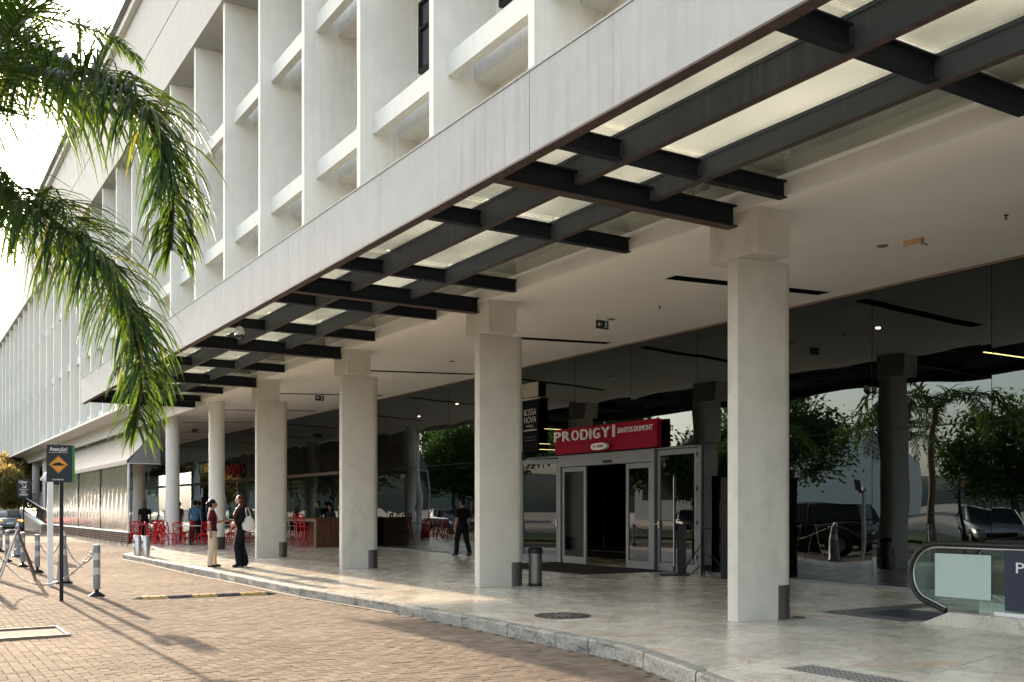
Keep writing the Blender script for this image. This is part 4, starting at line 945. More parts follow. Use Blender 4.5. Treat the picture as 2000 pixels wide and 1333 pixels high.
chl = [((9.35, 40.6), -40, 'red bistro chair behind the nearest one, facing the white table'), ((10.2, 38.95), 100, 'red bistro chair right behind the maroon shirted man'), ((10.7, 40.3), 190, 'red bistro chair on the inner side of the nearest table'), ((9.1, 41.6), 80, 'red bistro chair turned sideways right beside the far round column'), ((10.3, 41.9), 150, 'red bistro chair behind the far round column'),
       ((8.6, 43.5), 70, 'red bistro chair left of the far round column'), ((9.5, 43.75), 110, 'red bistro chair between round column and curtain'), ((8.55, 45.4), -60, 'red bistro chair pressed against the curtain post'), ((9.65, 45.4), 230, 'red bistro chair farther under the awning'), ((11.0, 40.6), 40, 'red bistro chair deeper inside by the second table'), ((12.2, 41.9), 220, 'red bistro chair deepest inside near the glass'), ((11.5, 45.7), 160, 'red bistro chair near the man in blue'), ((10.3, 45.6), 20, 'red bistro chair beyond the last table'), ((8.75, 39.4), 30, 'red bistro chair nearest the kerb at the edge of the group'), ((8.7, 40.9), -20, 'red bistro chair at the outer edge right of the far round column'), ((8.4, 42.4), 100, 'red bistro chair at the outer edge left of the far round column'), ((9.9, 44.6), 60, 'red bistro chair tucked behind the curtain side table'), ((10.6, 43.0), 190, 'red bistro chair inside beside the far round column'), ((11.4, 39.6), 210, 'red bistro chair deeper inside behind the maroon shirted person'), ((12.6, 40.4), 170, 'red bistro chair deepest inside right of the second table'), ((12.0, 44.0), 140, 'red bistro chair in front of the person in light blue')]
for (x, y), a, l_ in chl: copy_tree(CHR, (x, y, PZ), R(a), l_)
bt = thing('bar_table', 'high dark wooden bar table with red stools between third and fourth columns', 'bar table')
for q in range(7): solidbox('end_board', M['wood'], bt, 13.15 + q * .15, 13.298 + q * .15, 34.62, 34.66, PZ, 1.19, .002)
solidbox('table_top', M['wood'], bt, 13.05, 14.3, 34.58, 38.2, 1.192, 1.235, .004); solidbox('front_rail', M['palewood'], bt, 13.12, 13.16, 34.67, 38.1, 1.10, 1.19)
for y in (34.67, 38.0): solidbox('leg', M['palewood'], bt, 13.10, 13.17, y, y + .07, PZ, 1.099)
solidbox('back_panel', M['wood'], bt, 14.15, 14.18, 34.67, 38.1, PZ, 1.19)
ST = make_chair('bar_stool', 'red bar stool nearest the wooden end panel of the bar table', .78, M['red'], True); ST.location = (12.95, 35.15, PZ); ST.rotation_euler = (0, 0, R(8)); ST['group'] = 'bar stools along the high table'
copy_tree(ST, (12.93, 35.75, PZ), R(-5), 'second red bar stool from the wooden end panel')
copy_tree(ST, (12.9, 37.35, PZ), R(10), 'red bar stool at the far left end of the high table')
s2 = make_chair('bar_stool', 'dark grey bar stool standing between the red ones', .78, M['bollard'], True); s2.location = (12.92, 36.6, PZ); s2['group'] = 'bar stools along the high table'
rs = thing('reflected_sign', 'dim red letters imitating a sign reflected in the dark glass behind the round columns', 'sign'); 
for i, ch in enumerate('IVVO'):
    if True: text(ch, (.18, .62, .62, .60)[i], .70, .03, M['red_reflection'], rs, (14.85, 52.2 - (0, .35, 1.05, 1.8)[i], 3.15), FACE_X, 'letter')
bk = thing('menu_board', 'dark menu cabinet at the back of the restaurant terrace', 'cabinet', (13.6, 50.2, PZ)); solidbox('cabinet', M['cloth_dark'], bk, -.5, .5, -.2, .2, 0, 2.0, .01); solidbox('screen', M['cloth_blue'], bk, -.4, .1, -.205, -.201, 1.0, 1.6)

# ------------------------------------------------------------------ people
def skinmesh(name, pts, edges, rad, mat, root=0, sub=1):
    me = bpy.data.meshes.new(name); me.from_pydata(pts, edges, []); o = bpy.data.objects.new(name, me); COL.objects.link(o)
    sk_ = o.modifiers.new('Skin', 'SKIN'); sk_.use_smooth_shade = True
    lay = me.skin_vertices[0].data if me.skin_vertices else None
    if lay is None:
        bpy.context.view_layer.objects.active = o
        lay = me.skin_vertices[0].data
    for i, r in enumerate(rad): lay[i].radius = r if hasattr(r, '__len__') else (r, r); lay[i].use_root = (i == root)
    sd = o.modifiers.new('Sub', 'SUBSURF'); sd.levels = sub; sd.render_levels = sub
    bpy.context.view_layer.update()
    m2 = bpy.data.meshes.new_from_object(o.evaluated_get(bpy.context.evaluated_depsgraph_get())); m2.name = name
    bpy.data.objects.remove(o); m2.materials.clear(); m2.materials.append(mat); m2.polygons.foreach_set('use_smooth', [True] * len(m2.polygons)); return m2
def remeshed(name, mb, vox, mat, smooth=4):
    me = bpy.data.meshes.new(name); me.from_pydata(mb.v, [], mb.f)
    bm = bmesh.new(); bm.from_mesh(me); bmesh.ops.recalc_face_normals(bm, faces=bm.faces); bm.to_mesh(me); bm.free()
    o = bpy.data.objects.new(name, me); COL.objects.link(o); r = o.modifiers.new('r', 'REMESH'); r.mode = 'VOXEL'; r.voxel_size = vox; r.use_smooth_shade = True
    sm = o.modifiers.new('s', 'SMOOTH'); sm.factor = .5; sm.iterations = smooth
    bpy.context.view_layer.update(); m2 = bpy.data.meshes.new_from_object(o.evaluated_get(bpy.context.evaluated_depsgraph_get())); m2.name = name
    bpy.data.objects.remove(o); m2.materials.clear(); m2.materials.append(mat); m2.polygons.foreach_set('use_smooth', [True] * len(m2.polygons)); return m2
def ellip(m, c, r, rot=None, seg=16, rg=10):
    vs = []; rot = rot or Matrix.Identity(3)
    for i in range(1, rg):
        a = math.pi * i / rg
        for k in range(seg):
            b = 2 * math.pi * k / seg; vs.append(Vector(c) + rot @ Vector((r[0] * math.sin(a) * math.cos(b), r[1] * math.sin(a) * math.sin(b), r[2] * math.cos(a))))
    n = len(vs); vs += [Vector(c) + rot @ Vector((0, 0, r[2])), Vector(c) - rot @ Vector((0, 0, r[2]))]
    fs = [(i * seg + k, (i + 1) * seg + k, (i + 1) * seg + (k + 1) % seg, i * seg + (k + 1) % seg) for i in range(rg - 2) for k in range(seg)]
    fs += [(n, k, (k + 1) % seg) for k in range(seg)] + [(n + 1, (rg - 2) * seg + (k + 1) % seg, (rg - 2) * seg + k) for k in range(seg)]
    m.add(vs, fs)
def loft(m, rings, seg=20):      # rings: (cx, cy, z, rx, ry)
    vs = [(c[0] + c[3] * math.cos(2 * math.pi * k / seg), c[1] + c[4] * math.sin(2 * math.pi * k / seg), c[2]) for c in rings for k in range(seg)]
    n = len(rings); m.add(vs, [(i * seg + k, i * seg + (k + 1) % seg, (i + 1) * seg + (k + 1) % seg, (i + 1) * seg + k) for i in range(n - 1) for k in range(seg)] + [tuple(range(seg - 1, -1, -1)), tuple((n - 1) * seg + k for k in range(seg))])
def person(label, loc, rz, H, skin, top, bottom, hair, hairlen='short', pose=None, sleeve='short', fem=False, group=None, lod=1.0):
    """local frame: faces +X, left is +Y; one voxel-joined body, clothes and hair as shells over it"""
    t = thing('person', label, 'person', loc, rz, group); h = H; sw = .098 if fem else .110
    P = dict(pelvis=(0, 0, .53), chest=(.0, 0, .72), head=(.012, 0, .925), hipL=(0, .05, .50), kneeL=(.015, .055, .285), ankL=(-.005, .058, .045), toeL=(.085, .068, .018), hipR=(0, -.05, .50), kneeR=(.015, -.055, .285), ankR=(-.005, -.058, .045), toeR=(.085, -.068, .018),
             shL=(-.005, sw, .795), elL=(-.02, sw + .03, .635), wrL=(.02, sw + .035, .495), shR=(-.005, -sw, .795), elR=(-.02, -sw - .03, .635), wrR=(.02, -sw - .035, .495))
    if pose: P.update(pose)
    P = {k: Vector(v) * h for k, v in P.items()}; hd = P['head']; V_ = 0.0085 * lod
    b = MB()
    loft(b, [(P['pelvis'].x, 0, .47 * h, .045 * h, .07 * h), (P['pelvis'].x, 0, .53 * h, .058 * h, .085 * h), (0, 0, .61 * h, .048 * h, (.062 if fem else .072) * h), (0, 0, .70 * h, .058 * h, (.075 if fem else .085) * h), (-.004 * h, 0, .78 * h, .050 * h, (.085 if fem else .098) * h), (-.006 * h, 0, .815 * h, .035 * h, .06 * h), (-.004 * h, 0, .83 * h, .028 * h, .034 * h)])
    b.tube([(-.006 * h, 0, .80 * h), (-.002 * h, 0, .85 * h), (hd.x - .006 * h, 0, .895 * h)], [.034 * h, .030 * h, .030 * h], 12)
    ellip(b, hd + Vector((-.006, 0, .008)) * h, (.054 * h, .043 * h, .055 * h)); ellip(b, hd + Vector((.012, 0, -.022)) * h, (.040 * h, .034 * h, .040 * h)); ellip(b, hd + Vector((.034, 0, -.046)) * h, (.016 * h, .018 * h, .014 * h))
    b.tube([hd + Vector((.046, 0, .010)) * h, hd + Vector((.060, 0, -.014)) * h, hd + Vector((.050, 0, -.018)) * h], [.005 * h, .0085 * h, .006 * h], 8); ellip(b, hd + Vector((.050, 0, -.031)) * h, (.006 * h, .014 * h, .006 * h))
    for s_ in (1, -1): ellip(b, hd + Vector((-.006, .044 * s_, -.010)) * h, (.011 * h, .006 * h, .017 * h))
    for s_ in 'LR':
        b.tube([P['hip' + s_] + Vector((0, 0, .02 * h)), P['hip' + s_].lerp(P['knee' + s_], .5), P['knee' + s_], P['knee' + s_].lerp(P['ank' + s_], .35) - Vector((.008 * h, 0, 0)), P['ank' + s_]], [.052 * h, .046 * h, .034 * h, .033 * h, .021 * h], 14)
        b.tube([P['ank' + s_] + Vector((-.012 * h, 0, -.015 * h)), P['toe' + s_]], [.022 * h, .016 * h], 10)
        sh, el, wr = P['sh' + s_], P['el' + s_], P['wr' + s_]
        b.tube([sh, sh.lerp(el, .5), el, el.lerp(wr, .4), wr], [.033 * h, .028 * h, .0235 * h, .0235 * h, .0155 * h], 12)
        d = (wr - el).normalized(); side = Vector((0, 1, 0)); side = (side - d * side.dot(d)).normalized(); nrm = d.cross(side); sg_ = 1 if s_ == 'L' else -1
        rot = Matrix((nrm, side, d)).transposed(); pc = wr + d * .030 * h; ellip(b, pc, (.024 * h, .012 * h, .032 * h), rot)
        for q in range(4):
            b0 = pc + d * .022 * h + nrm * (q - 1.5) * .0125 * h; L1 = (.040, .047, .043, .033)[q] * h; k1 = b0 + d * L1 * .5 - side * sg_ * .003 * h; k2 = k1 + (d * .8 - side * sg_ * .6).normalized() * L1 * .5
            b.tube([b0, k1, k2], [.0062 * h, .0058 * h, .0048 * h], 7)
        t0 = pc - d * .016 * h + nrm * .018 * h; b.tube([t0, t0 + (d * .5 + nrm).normalized() * .022 * h, t0 + (d + nrm * .7).normalized() * .045 * h], [.008 * h, .007 * h, .0055 * h], 7)
    ob('body', remeshed('body', b, V_, skin, 3), t)
    for s_ in (1, -1):
        e = MB(); ellip(e, hd + Vector((.0435, .0175 * s_, .004)) * h, (.006 * h, .007 * h, .005 * h), seg=10, rg=6); e.build('eye', M['black'], t)
    c = MB(); g_ = .007 * h
    hemz = .525 if sleeve == 'short' else .50
    loft(c, [(P['pelvis'].x, 0, hemz * h, .070 * h, .093 * h), (0, 0, .56 * h, .066 * h, .088 * h), (0, 0, .62 * h, .062 * h, (.072 if fem else .084) * h), (0, 0, .70 * h, .070 * h, (.085 if fem else .096) * h), (-.004 * h, 0, .775 * h, .060 * h, (.092 if fem else .106) * h), (-.006 * h, 0, .812 * h, .045 * h, .075 * h), (-.004 * h, 0, .834 * h, .036 * h, .040 * h)], 26)
    for s_ in 'LR':
        sh, el, wr = P['sh' + s_], P['el' + s_], P['wr' + s_]
        if sleeve == 'short': c.tube([sh - (el - sh) * .05, sh, sh.lerp(el, .45), sh.lerp(el, .80)], [.030 * h, .042 * h, .040 * h, .040 * h], 14)
        else: c.tube([sh - (el - sh) * .05, sh, el, el.lerp(wr, .5), el.lerp(wr, .97)], [.030 * h, .040 * h, .032 * h, .029 * h, .024 * h], 14)
    ob('shirt', remeshed('shirt', c, V_, top, 2), t)
    c = MB(); loft(c, [(P['pelvis'].x, 0, .46 * h, .055 * h, .085 * h), (P['pelvis'].x, 0, .50 * h, .068 * h, .092 * h), (P['pelvis'].x, 0, .545 * h, .064 * h, .086 * h), (0, 0, .585 * h, .056 * h, .077 * h)], 26)
    fl = 1.25 if fem else 1.0
    for s_ in 'LR':
        K_, A_ = P['knee' + s_], P['ank' + s_]; c.tube([P['hip' + s_] + Vector((0, 0, .03 * h)), P['hip' + s_].lerp(K_, .5), K_, K_.lerp(A_, .5) - Vector((.005 * h, 0, 0)), A_ + Vector((0, 0, -.010 * h))], [.060 * h, .055 * h, .045 * h, .041 * h * fl, .039 * h * fl], 16)
    ob('trousers', remeshed('trousers', c, V_, bottom, 2), t)
    for s_ in 'LR':
        a = P['ank' + s_]; bt_ = P['toe' + s_]; c = MB(); gz = bt_.z - .012 * h; d = (bt_ - a); d.z = 0; d.normalize()
        hl = Vector((a.x, a.y, 0)) - d * .028 * h; to = Vector((bt_.x, bt_.y, 0)) + d * .012 * h; rings = []
        c.tube([hl + Vector((0, 0, gz + .020 * h)), Vector((a.x, a.y, gz + .024 * h)), hl.lerp(to, .65) + Vector((0, 0, gz + .018 * h)), to + Vector((0, 0, gz + .012 * h))], [.017 * h, .024 * h, .023 * h, .013 * h], 12)
        ob('shoe', remeshed('shoe', c, V_ * .8, M['black'], 2), t)
    c = MB(); ellip(c, hd + Vector((-.016, 0, .018)) * h, (.056 * h, .050 * h, .054 * h)); ellip(c, hd + Vector((-.028, 0, -.012)) * h, (.040 * h, .046 * h, .044 * h))
    if hairlen == 'tail':
        ellip(c, hd + Vector((-.070, 0, -.005)) * h, (.030 * h, .028 * h, .040 * h)); c.tube([hd + Vector((-.066, 0, -.01)) * h, hd + Vector((-.078, 0, -.06)) * h, hd + Vector((-.070, 0, -.10)) * h], [.022 * h, .018 * h, .008 * h], 10)
    if hairlen == 'side':
        c.tube([hd + Vector((-.03, .02, -.01)) * h, hd + Vector((-.035, .035, -.08)) * h, hd + Vector((.035, .055, -.15)) * h, hd + Vector((.062, .055, -.23)) * h, hd + Vector((.058, .045, -.31)) * h], [.045 * h, .040 * h, .032 * h, .034 * h, .012 * h], 12)
        c.tube([hd + Vector((-.03, -.02, -.01)) * h, hd + Vector((-.045, -.03, -.09)) * h, hd + Vector((-.05, -.02, -.17)) * h], [.045 * h, .042 * h, .02 * h], 12)
    ob('hair', remeshed('hair', c, V_ * .8, hair, 1), t)
    return t
# the man in maroon: faces image right (towards the woman)
p1 = person('person in a maroon short-sleeved shirt and beige trousers holding a phone', (6.55, 24.2, PZ), R(-12), 1.66, M['skin'], M['maroon'], M['beige'], M['hair'], 'tail',
            pose=dict(shR=(-.005, -.115, .80), elR=(-.05, -.145, .645), wrR=(-.035, -.16, .52), shL=(-.005, .115, .80), elL=(.02, .14, .645), wrL=(.155, .11, .675), kneeL=(.03, .055, .285), ankL=(.03, .06, .045), toeL=(.115, .07, .018), ankR=(-.04, -.05, .045), toeR=(.045, -.06, .018), kneeR=(-.01, -.055, .285)))
m = MB(); m.box(-.06, .06, -.035, .035, -.004, .004); o = m.build('phone', M['black']); tag(o, 'dark phone held in the hand of the person in maroon', 'phone'); o.location = (6.55 + .345, 24.2 + .10, PZ + 1.155); o.rotation_euler = (0, R(-15), R(-12))
m = MB(); m.box(.122, .128, -.03, .03, 1.02, 1.13); m.build('badge', M['letter'], p1); m = MB(); m.tube([(.035, .055, 1.375), (.122, .035, 1.22), (.128, 0, 1.13)], .006, 5); m.tube([(.035, -.055, 1.375), (.122, -.035, 1.22), (.128, 0, 1.13)], .006, 5); m.build('lanyard', M['red'], p1)
m = MB(); loft(m, [(0, 0, .885, .125, .163), (0, 0, .915, .125, .163)], 28); m.build('belt', M['black'], p1, smooth=40)
p2 = person('person in black top and trousers with long auburn hair carrying a white tote bag', (7.2, 24.05, PZ), R(165), 1.77, M['skin2'], M['cloth_black'], M['cloth_black'], M['hairred'], 'side', fem=True, sleeve='long',
            pose=dict(head=(.014, 0, .925), elL=(-.01, .135, .64), wrL=(.07, .08, .60), elR=(-.03, -.13, .65), wrR=(.06, -.09, .62), kneeL=(.055, .05, .29), ankL=(.02, .06, .045), toeL=(.11, .08, .018), ankR=(-.06, -.05, .045), kneeR=(-.01, -.05, .285), toeR=(.03, -.06, .018)))
# tote bag
tg = thing('tote_bag', 'white canvas tote bag hanging from the shoulder of the woman in black', 'bag', (7.33, 23.84, PZ + .88), R(165 + 10))
m = MB(); vs = []; rings = [(0, .07, .04), (.04, .14, .07), (.16, .165, .075), (.28, .12, .055), (.36, .05, .03)]
for (z, a, b) in rings:
    for k in range(16):
        an = 2 * math.pi * k / 16; vs.append((a * math.cos(an) * (1 + .04 * math.sin(3 * an + z * 9)), b * math.sin(an), z))
m.add(vs, [(i * 16 + k, i * 16 + (k + 1) % 16, (i + 1) * 16 + (k + 1) % 16, (i + 1) * 16 + k) for i in range(4) for k in range(16)] + [tuple(range(15, -1, -1))]); m.build('bag_body', M['tote'], tg, smooth=60)
m = MB(); m.tube([(-.05, .0, .35), (-.02, .04, .45), (.04, .10, .55), (.10, .15, .56), (.10, .12, .46), (.06, .03, .36)], .012, 6); m.build('strap', M['tote'], tg, smooth=60)
person('person in a light blue shirt standing among the restaurant tables', (11.3, 44.5, PZ), R(60), 1.80, M['skin2'], M['cloth_blue'], M['cloth_dark'], M['hair'], sleeve='long')
darkp = [((10.75, 45.1), 200, 1.74, 'dark clothed person left of the man in light blue'), ((11.9, 46.2), 150, 1.78, 'dark clothed person behind the man in light blue'), ((9.75, 47.3), 250, 1.75, 'dark clothed person between the two far round columns'), ((14.45, 37.9), 180, 1.74, 'dark silhouetted person at the far end of the bar table'), ((14.5, 36.7), 200, 1.6, 'dark silhouetted person behind the middle of the bar table'), ((14.45, 35.5), 160, 1.62, 'dark silhouetted person behind the near end of the bar table')]
protod = None
for (x, y), a, H_, l_ in darkp:
    if protod is None: protod = person(l_, (x, y, PZ), R(a), 1.74, M['skin'], M['cloth_dark'], M['cloth_black'], M['hair'], group='dark clothed people in the restaurant')
    else: copy_tree(protod, (x, y, PZ), R(a), l_, scale=H_ / 1.74)
person('person in black walking beside the dark glass between second and third columns', (14.45, 26.0, PZ), R(100), 1.74, M['skin'], M['cloth_black'], M['cloth_black'], M['hair'], pose=dict(kneeL=(.08, .06, .29), ankL=(.10, .06, .045), toeL=(.19, .07, .02), kneeR=(-.03, -.06, .28), ankR=(-.12, -.06, .06), toeR=(-.04, -.06, .02)))

# ------------------------------------------------------------------ cars
def make_car(label, paint, suv=False):
    t = thing('parked_car', label, 'car'); hh = 1.66 if suv else 1.45; L_ = 4.4
    # longitudinal stations: x, half width, bottom, belt height
    st_ = [(-2.2, .62, .45, .72), (-2.15, .78, .30, .86), (-1.9, .86, .24, .98), (-1.2, .90, .22, .98), (0, .91, .22, .96), (1.0, .90, .22, .93), (1.6, .87, .23, .86), (2.0, .80, .26, .74), (2.18, .66, .34, .60)]
    if suv: st_ = [(a, b, c + .06, d + .12) for a, b, c, d in st_]
    m = MB(); vs = []; K = 14
    for (x, hw, zb, zt) in st_:
        for k in range(K):
            a = 2 * math.pi * k / K + math.pi / K; c_, s_ = math.cos(a), math.sin(a)
            vs.append((x, hw * math.copysign(abs(c_) ** .38, c_), (zb + zt) / 2 + (zt - zb) / 2 * math.copysign(abs(s_) ** .45, s_)))
    n = len(st_); fs = [(i * K + k, i * K + (k + 1) % K, (i + 1) * K + (k + 1) % K, (i + 1) * K + k) for i in range(n - 1) for k in range(K)] + [tuple(range(K - 1, -1, -1)), tuple((n - 1) * K + k for k in range(K))]
    m.add(vs, fs); b = m.build('body', paint, t, smooth=50)
    bz = 1.08 if suv else .95
    cab = [(-2.02 if suv else -1.75, .74, bz), (-1.75 if suv else -1.15, .66, hh - .03), (-.6, .67, hh + .03), (.25, .66, hh), (1.05, .74, bz - .03)]
    def cabin(x0, x1, mat, name, grow, zlo=None, zhi=None):
        pass
    gz = MB(); A = cab
    side = [(A[0][0], A[0][2]), (A[1][0], A[1][2]), (A[2][0], A[2][2]), (A[3][0], A[3][2]), (A[4][0], A[4][2])]
    wl = [A[0][1] + .06, A[1][1] - .02, A[2][1] - .02, A[3][1] - .02, A[4][1] + .04]
    vs = [(p[0], wl[i], p[1]) for i, p in enumerate(side)] + [(p[0], -wl[i], p[1]) for i, p in enumerate(side)] 
    gz.add(vs, [(0, 1, 6, 5), (3, 4, 9, 8), (0, 4, 3, 2, 1), (5, 6, 7, 8, 9), (1, 2, 7, 6), (2, 3, 8, 7)]); gz.build('windows', M['winglass'], t, bevel=.03, smooth=30)
    rf = MB(); rf.add([(side[i][0] + (.06 if i == 1 else (-.06 if i == 3 else 0)), sgn * (wl[i] - .03), side[i][1] + .012 + dz) for dz in (0, .02) for sgn in (1, -1) for i in (1, 2, 3)],
                      [(0, 1, 4, 3), (1, 2, 5, 4), (6, 9, 10, 7), (7, 10, 11, 8), (0, 6, 7, 1), (1, 7, 8, 2), (3, 4, 10, 9), (4, 5, 11, 10), (0, 3, 9, 6), (2, 8, 11, 5)]); rf.build('roof', paint, t, smooth=40)
    pl_ = MB()
    for sgn in (1, -1):
        for (i, j) in ((0, 1), (3, 4)): pl_.bar((side[i][0], sgn * wl[i], side[i][1]), (side[j][0], sgn * wl[j], side[j][1]), .035, 6)
        pl_.bar((-.35, sgn * (wl[2] + .03), hh), (-.30, sgn * (wl[0] + .05), bz), .03, 6)
    pl_.build('pillars', paint, t)
    wz = .33
    for (x, y) in ((1.35, .80), (1.35, -.80), (-1.35, .80), (-1.35, -.80)):
        w_ = MB(); vs = []; sg_ = 1 if y > 0 else -1
        prof = [(.20, .115 * sg_), (.31, .11 * sg_), (.335, .06 * sg_), (.335, -.06 * sg_), (.31, -.11 * sg_)]
        seg = 20
        for (r, yy_) in prof:
            for k in range(seg): a = 2 * math.pi * k / seg; vs.append((r * math.cos(a), yy_, r * math.sin(a)))
        w_.add(vs, [(i * seg + k, i * seg + (k + 1) % seg, (i + 1) * seg + (k + 1) % seg, (i + 1) * seg + k) for i in range(4) for k in range(seg)] + [tuple(4 * seg + k for k in range(seg))])
        o = w_.build('wheel', M['rubber'], t, loc=(x, y, wz), smooth=40)
        r_ = MB(); r_.add([(.205 * math.cos(2 * math.pi * k / 20), .085 * sg_, .205 * math.sin(2 * math.pi * k / 20)) for k in range(20)], [tuple(range(20))])
        for k in range(5):
            a = 2 * math.pi * k / 5; r_.bar((.03 * math.cos(a), .10 * sg_, .03 * math.sin(a)), (.20 * math.cos(a), .095 * sg_, .20 * math.sin(a)), .022, 5)
        r_.build('rim', M['brush'], o)
    dz = .12 if suv else 0
    for y in (.60, -.60):
        solidbox('headlight', M['chrome'], t, 1.98, 2.10, y - .16, y + .16, .60 + dz, .72 + dz, .03)
        solidbox('tail_light', M['taillight'] if 'tail lamp' in label else pm('tail_lens', (.35, .02, .02), .3), t, -2.17, -2.05, y - .17, y + .17, .72 + dz, .86 + dz, .03)
        MB().lathe([(.02, 0), (.09, .03), (.09, .10), (.02, .13)], (.85, y * 1.62, .93 + dz), 10).build('mirror', paint, t)
    solidbox('grille', M['black'], t, 2.10, 2.20, -.42, .42, .38 + dz, .56 + dz, .02); solidbox('number_plate', M['letter'], t, -2.215, -2.2, -.2, .2, .58, .68)
    solidbox('bumper', M['black'], t, -2.21, -2.0, -.7, .7, .28, .42, .03)
    return t
def paint(name, c, met=.0): 
    m = pm(name, c, .32, met, var=.03, coat=1.0); return m
c1 = make_car('silver grey car with glowing tail lamp parked beside the ramp at the far left', paint('paint_slate', (.13, .15, .16), .4)); c1.location = (6.45, 73.8, 0); c1.rotation_euler = (0, 0, R(90))
c2 = make_car('black sport utility car parked across the road from the glass wall', paint('paint_black', (.012, .012, .014)), True); c2.location = (-1.4, 27.4, 0); c2.rotation_euler = (0, 0, R(80))
c3 = make_car('silver sedan parked by the grass across the road', paint('paint_silver', (.36, .38, .40), .5)); c3.location = (-11.5, 26.5, 0); c3.rotation_euler = (0, 0, R(-40))
c4 = make_car('white car parked across the road beyond the black one', paint('paint_white', (.62, .62, .62))); c4.location = (-1.7, 44.5, 0); c4.rotation_euler = (0, 0, R(-75))
c5 = make_car('dark blue car parked farthest across the road', paint('paint_blue', (.02, .03, .06), .3)); c5.location = (-13.5, 48, 0); c5.rotation_euler = (0, 0, R(-60))
c6 = make_car('pale silver car at the end of the row across the road', paint('paint_pale', (.55, .55, .53), .2)); c6.location = (-9.0, 21.5, 0); c6.rotation_euler = (0, 0, R(-50))
c7 = make_car('light silver car parked opposite the restaurant terrace', paint('paint_grey', (.30, .31, .32), .5)); c7.location = (-2.5, 60, 0); c7.rotation_euler = (0, 0, R(-90))
lw_ = MB(); lw_.prism([(-8.5, 20), (-3.6, 31), (-4.2, 66), (-12, 66), (-16, 40), (-15, 24)], -.05, .10); struct(lw_.build('lawn', M['grass']))
side_p = MB(); side_p.add([(-3.5, 2, -.04), (.7, 2, -.04), (.7, 75, -.04), (-3.5, 75, -.04)], [(0, 1, 2, 3)]); struct(side_p.build('parking_strip', M['brick']))

# ------------------------------------------------------------------ vegetation
def leaflet(m, p, d, L_, wd, side_n, droop=.5, seg=6):
    """a narrow folded strip that bends down under its weight"""
    d = d.normalized(); pts = [Vector(p)]; dirs = []
    for i in range(seg):
        d = (d + Vector((0, 0, -1)) * droop * (.35 + .9 * i / seg) / seg * 2.2).normalized(); pts.append(pts[-1] + d * (L_ / seg)); dirs.append(d)
    dirs.append(d); vs = []; 
    for i, q in enumerate(pts):
        f = i / seg; ww = wd * (.45 + 1.1 * math.sin(math.pi * min(1, f * .9 + .08)) ** .8) * (1 - f ** 4 * .95) * .62
        s_ = dirs[i].cross(side_n); 
        if s_.length < .05: s_ = dirs[i].cross(Vector((1, .3, 0)))
        s_.normalize(); nn = s_.cross(dirs[i]).normalized()
        vs += [q - s_ * ww + nn * ww * .45, q, q + s_ * ww + nn * ww * .45]
    m.add(vs, [(i * 3 + k, i * 3 + k + 1, (i + 1) * 3 + k + 1, (i + 1) * 3 + k) for i in range(seg) for k in range(2)])
def catmull(P, n):
    P = [Vector(p) for p in P]; P = [P[0] * 2 - P[1]] + P + [P[-1] * 2 - P[-2]]; out = []
    for s in range(len(P) - 3):
        a, b, c, d = P[s:s + 4]
        for k in range(n):
            t = k / n; out.append(.5 * ((2 * b) + (c - a) * t + (2 * a - 5 * b + 4 * c - d) * t * t + (3 * b - a - 3 * c + d) * t ** 3))
    out.append(P[-2]); return out
def frond(parent, ctrl, n_leaf, Lmax, wd, seed, individual=0, droop=.5, mat='palmleaf', start=.08, seg=6, plume=.5, tipr=.5):
    r = random.Random(seed); C = catmull(ctrl, 14); cum = [0]
    for a, b in zip(C, C[1:]): cum.append(cum[-1] + (b - a).length)
    T = cum[-1]; n = len(C)
    fm = MB(); fm.tube(C, [.020 * (1 - .85 * i / n) + .003 for i in range(n)], 6); fo = fm.build('frond', M['palmdry'], parent, smooth=60)
    big = MB(); dry = MB(); cnt = 0
    for q in range(n_leaf):
        u = start + (1 - start) * (q + r.random() * .6) / n_leaf; d_ = u * T; i = max(0, min(n - 2, int(np.searchsorted(cum, d_)) - 1)); f = (d_ - cum[i]) / max(cum[i + 1] - cum[i], 1e-6)
        p = C[i].lerp(C[i + 1], min(1, max(0, f))); tn = (C[i + 1] - C[i]).normalized(); sd = tn.cross(Vector((0, 0, 1)))
        if sd.length < .15: sd = tn.cross(Vector((.6, .8, .1)))
        sd.normalize(); upv = sd.cross(tn)
        for sgn in (1, -1):
            ell = r.uniform(-plume, plume * 1.5); d0 = tn * r.uniform(.35, .75) + sd * sgn * r.uniform(.6, 1) + upv * ell
            L_ = Lmax * (.55 + .45 * math.sin(math.pi * min(1, u * 1.05) ** .8)) * (1 - tipr * max(0, u - .8) / .2) * r.uniform(.8, 1.1); m = MB() if cnt < individual else (dry if r.random() < .03 else big)
            leaflet(m, p, d0, L_, wd * r.uniform(.75, 1.2), Vector((sgn * r.uniform(-.3, .3), r.uniform(-.3, .3), 1)), droop * r.uniform(.8, 1.25), seg)
            if cnt < individual: ob('leaflet', m.mesh('leaflet', M['palmdry' if r.random() < .03 else mat], smooth=80), fo)
            cnt += 1
    if big.v: stuff(big.build('leaflets', M[mat], fo, smooth=80))
    if dry.v: stuff(dry.build('yellow_leaflets', M['palmdry'], fo, smooth=80))
    return fo
def w3(X, Y, D):       # pixel of the survey photograph at a distance -> place
    r_ = (X - 1000) / 1944 * D; return Vector((r_ * ct + D * st, D * ct - r_ * st, 1.57 + (994 - Y) / 1944 * D))
np_ = thing('palm_tree', 'palm tree with long drooping green fronds hanging in at the upper left', 'palm tree', (0, 0, 0), 0)
root = Vector((-.35, 10.6, 5.6))
MB().tube([(-.6, 10.9, 0), (-.5, 10.8, 2.5), (-.4, 10.65, 4.8), tuple(root)], [.19, .16, .14, .10], 14).build('trunk', M['trunk'], np_, smooth=60)
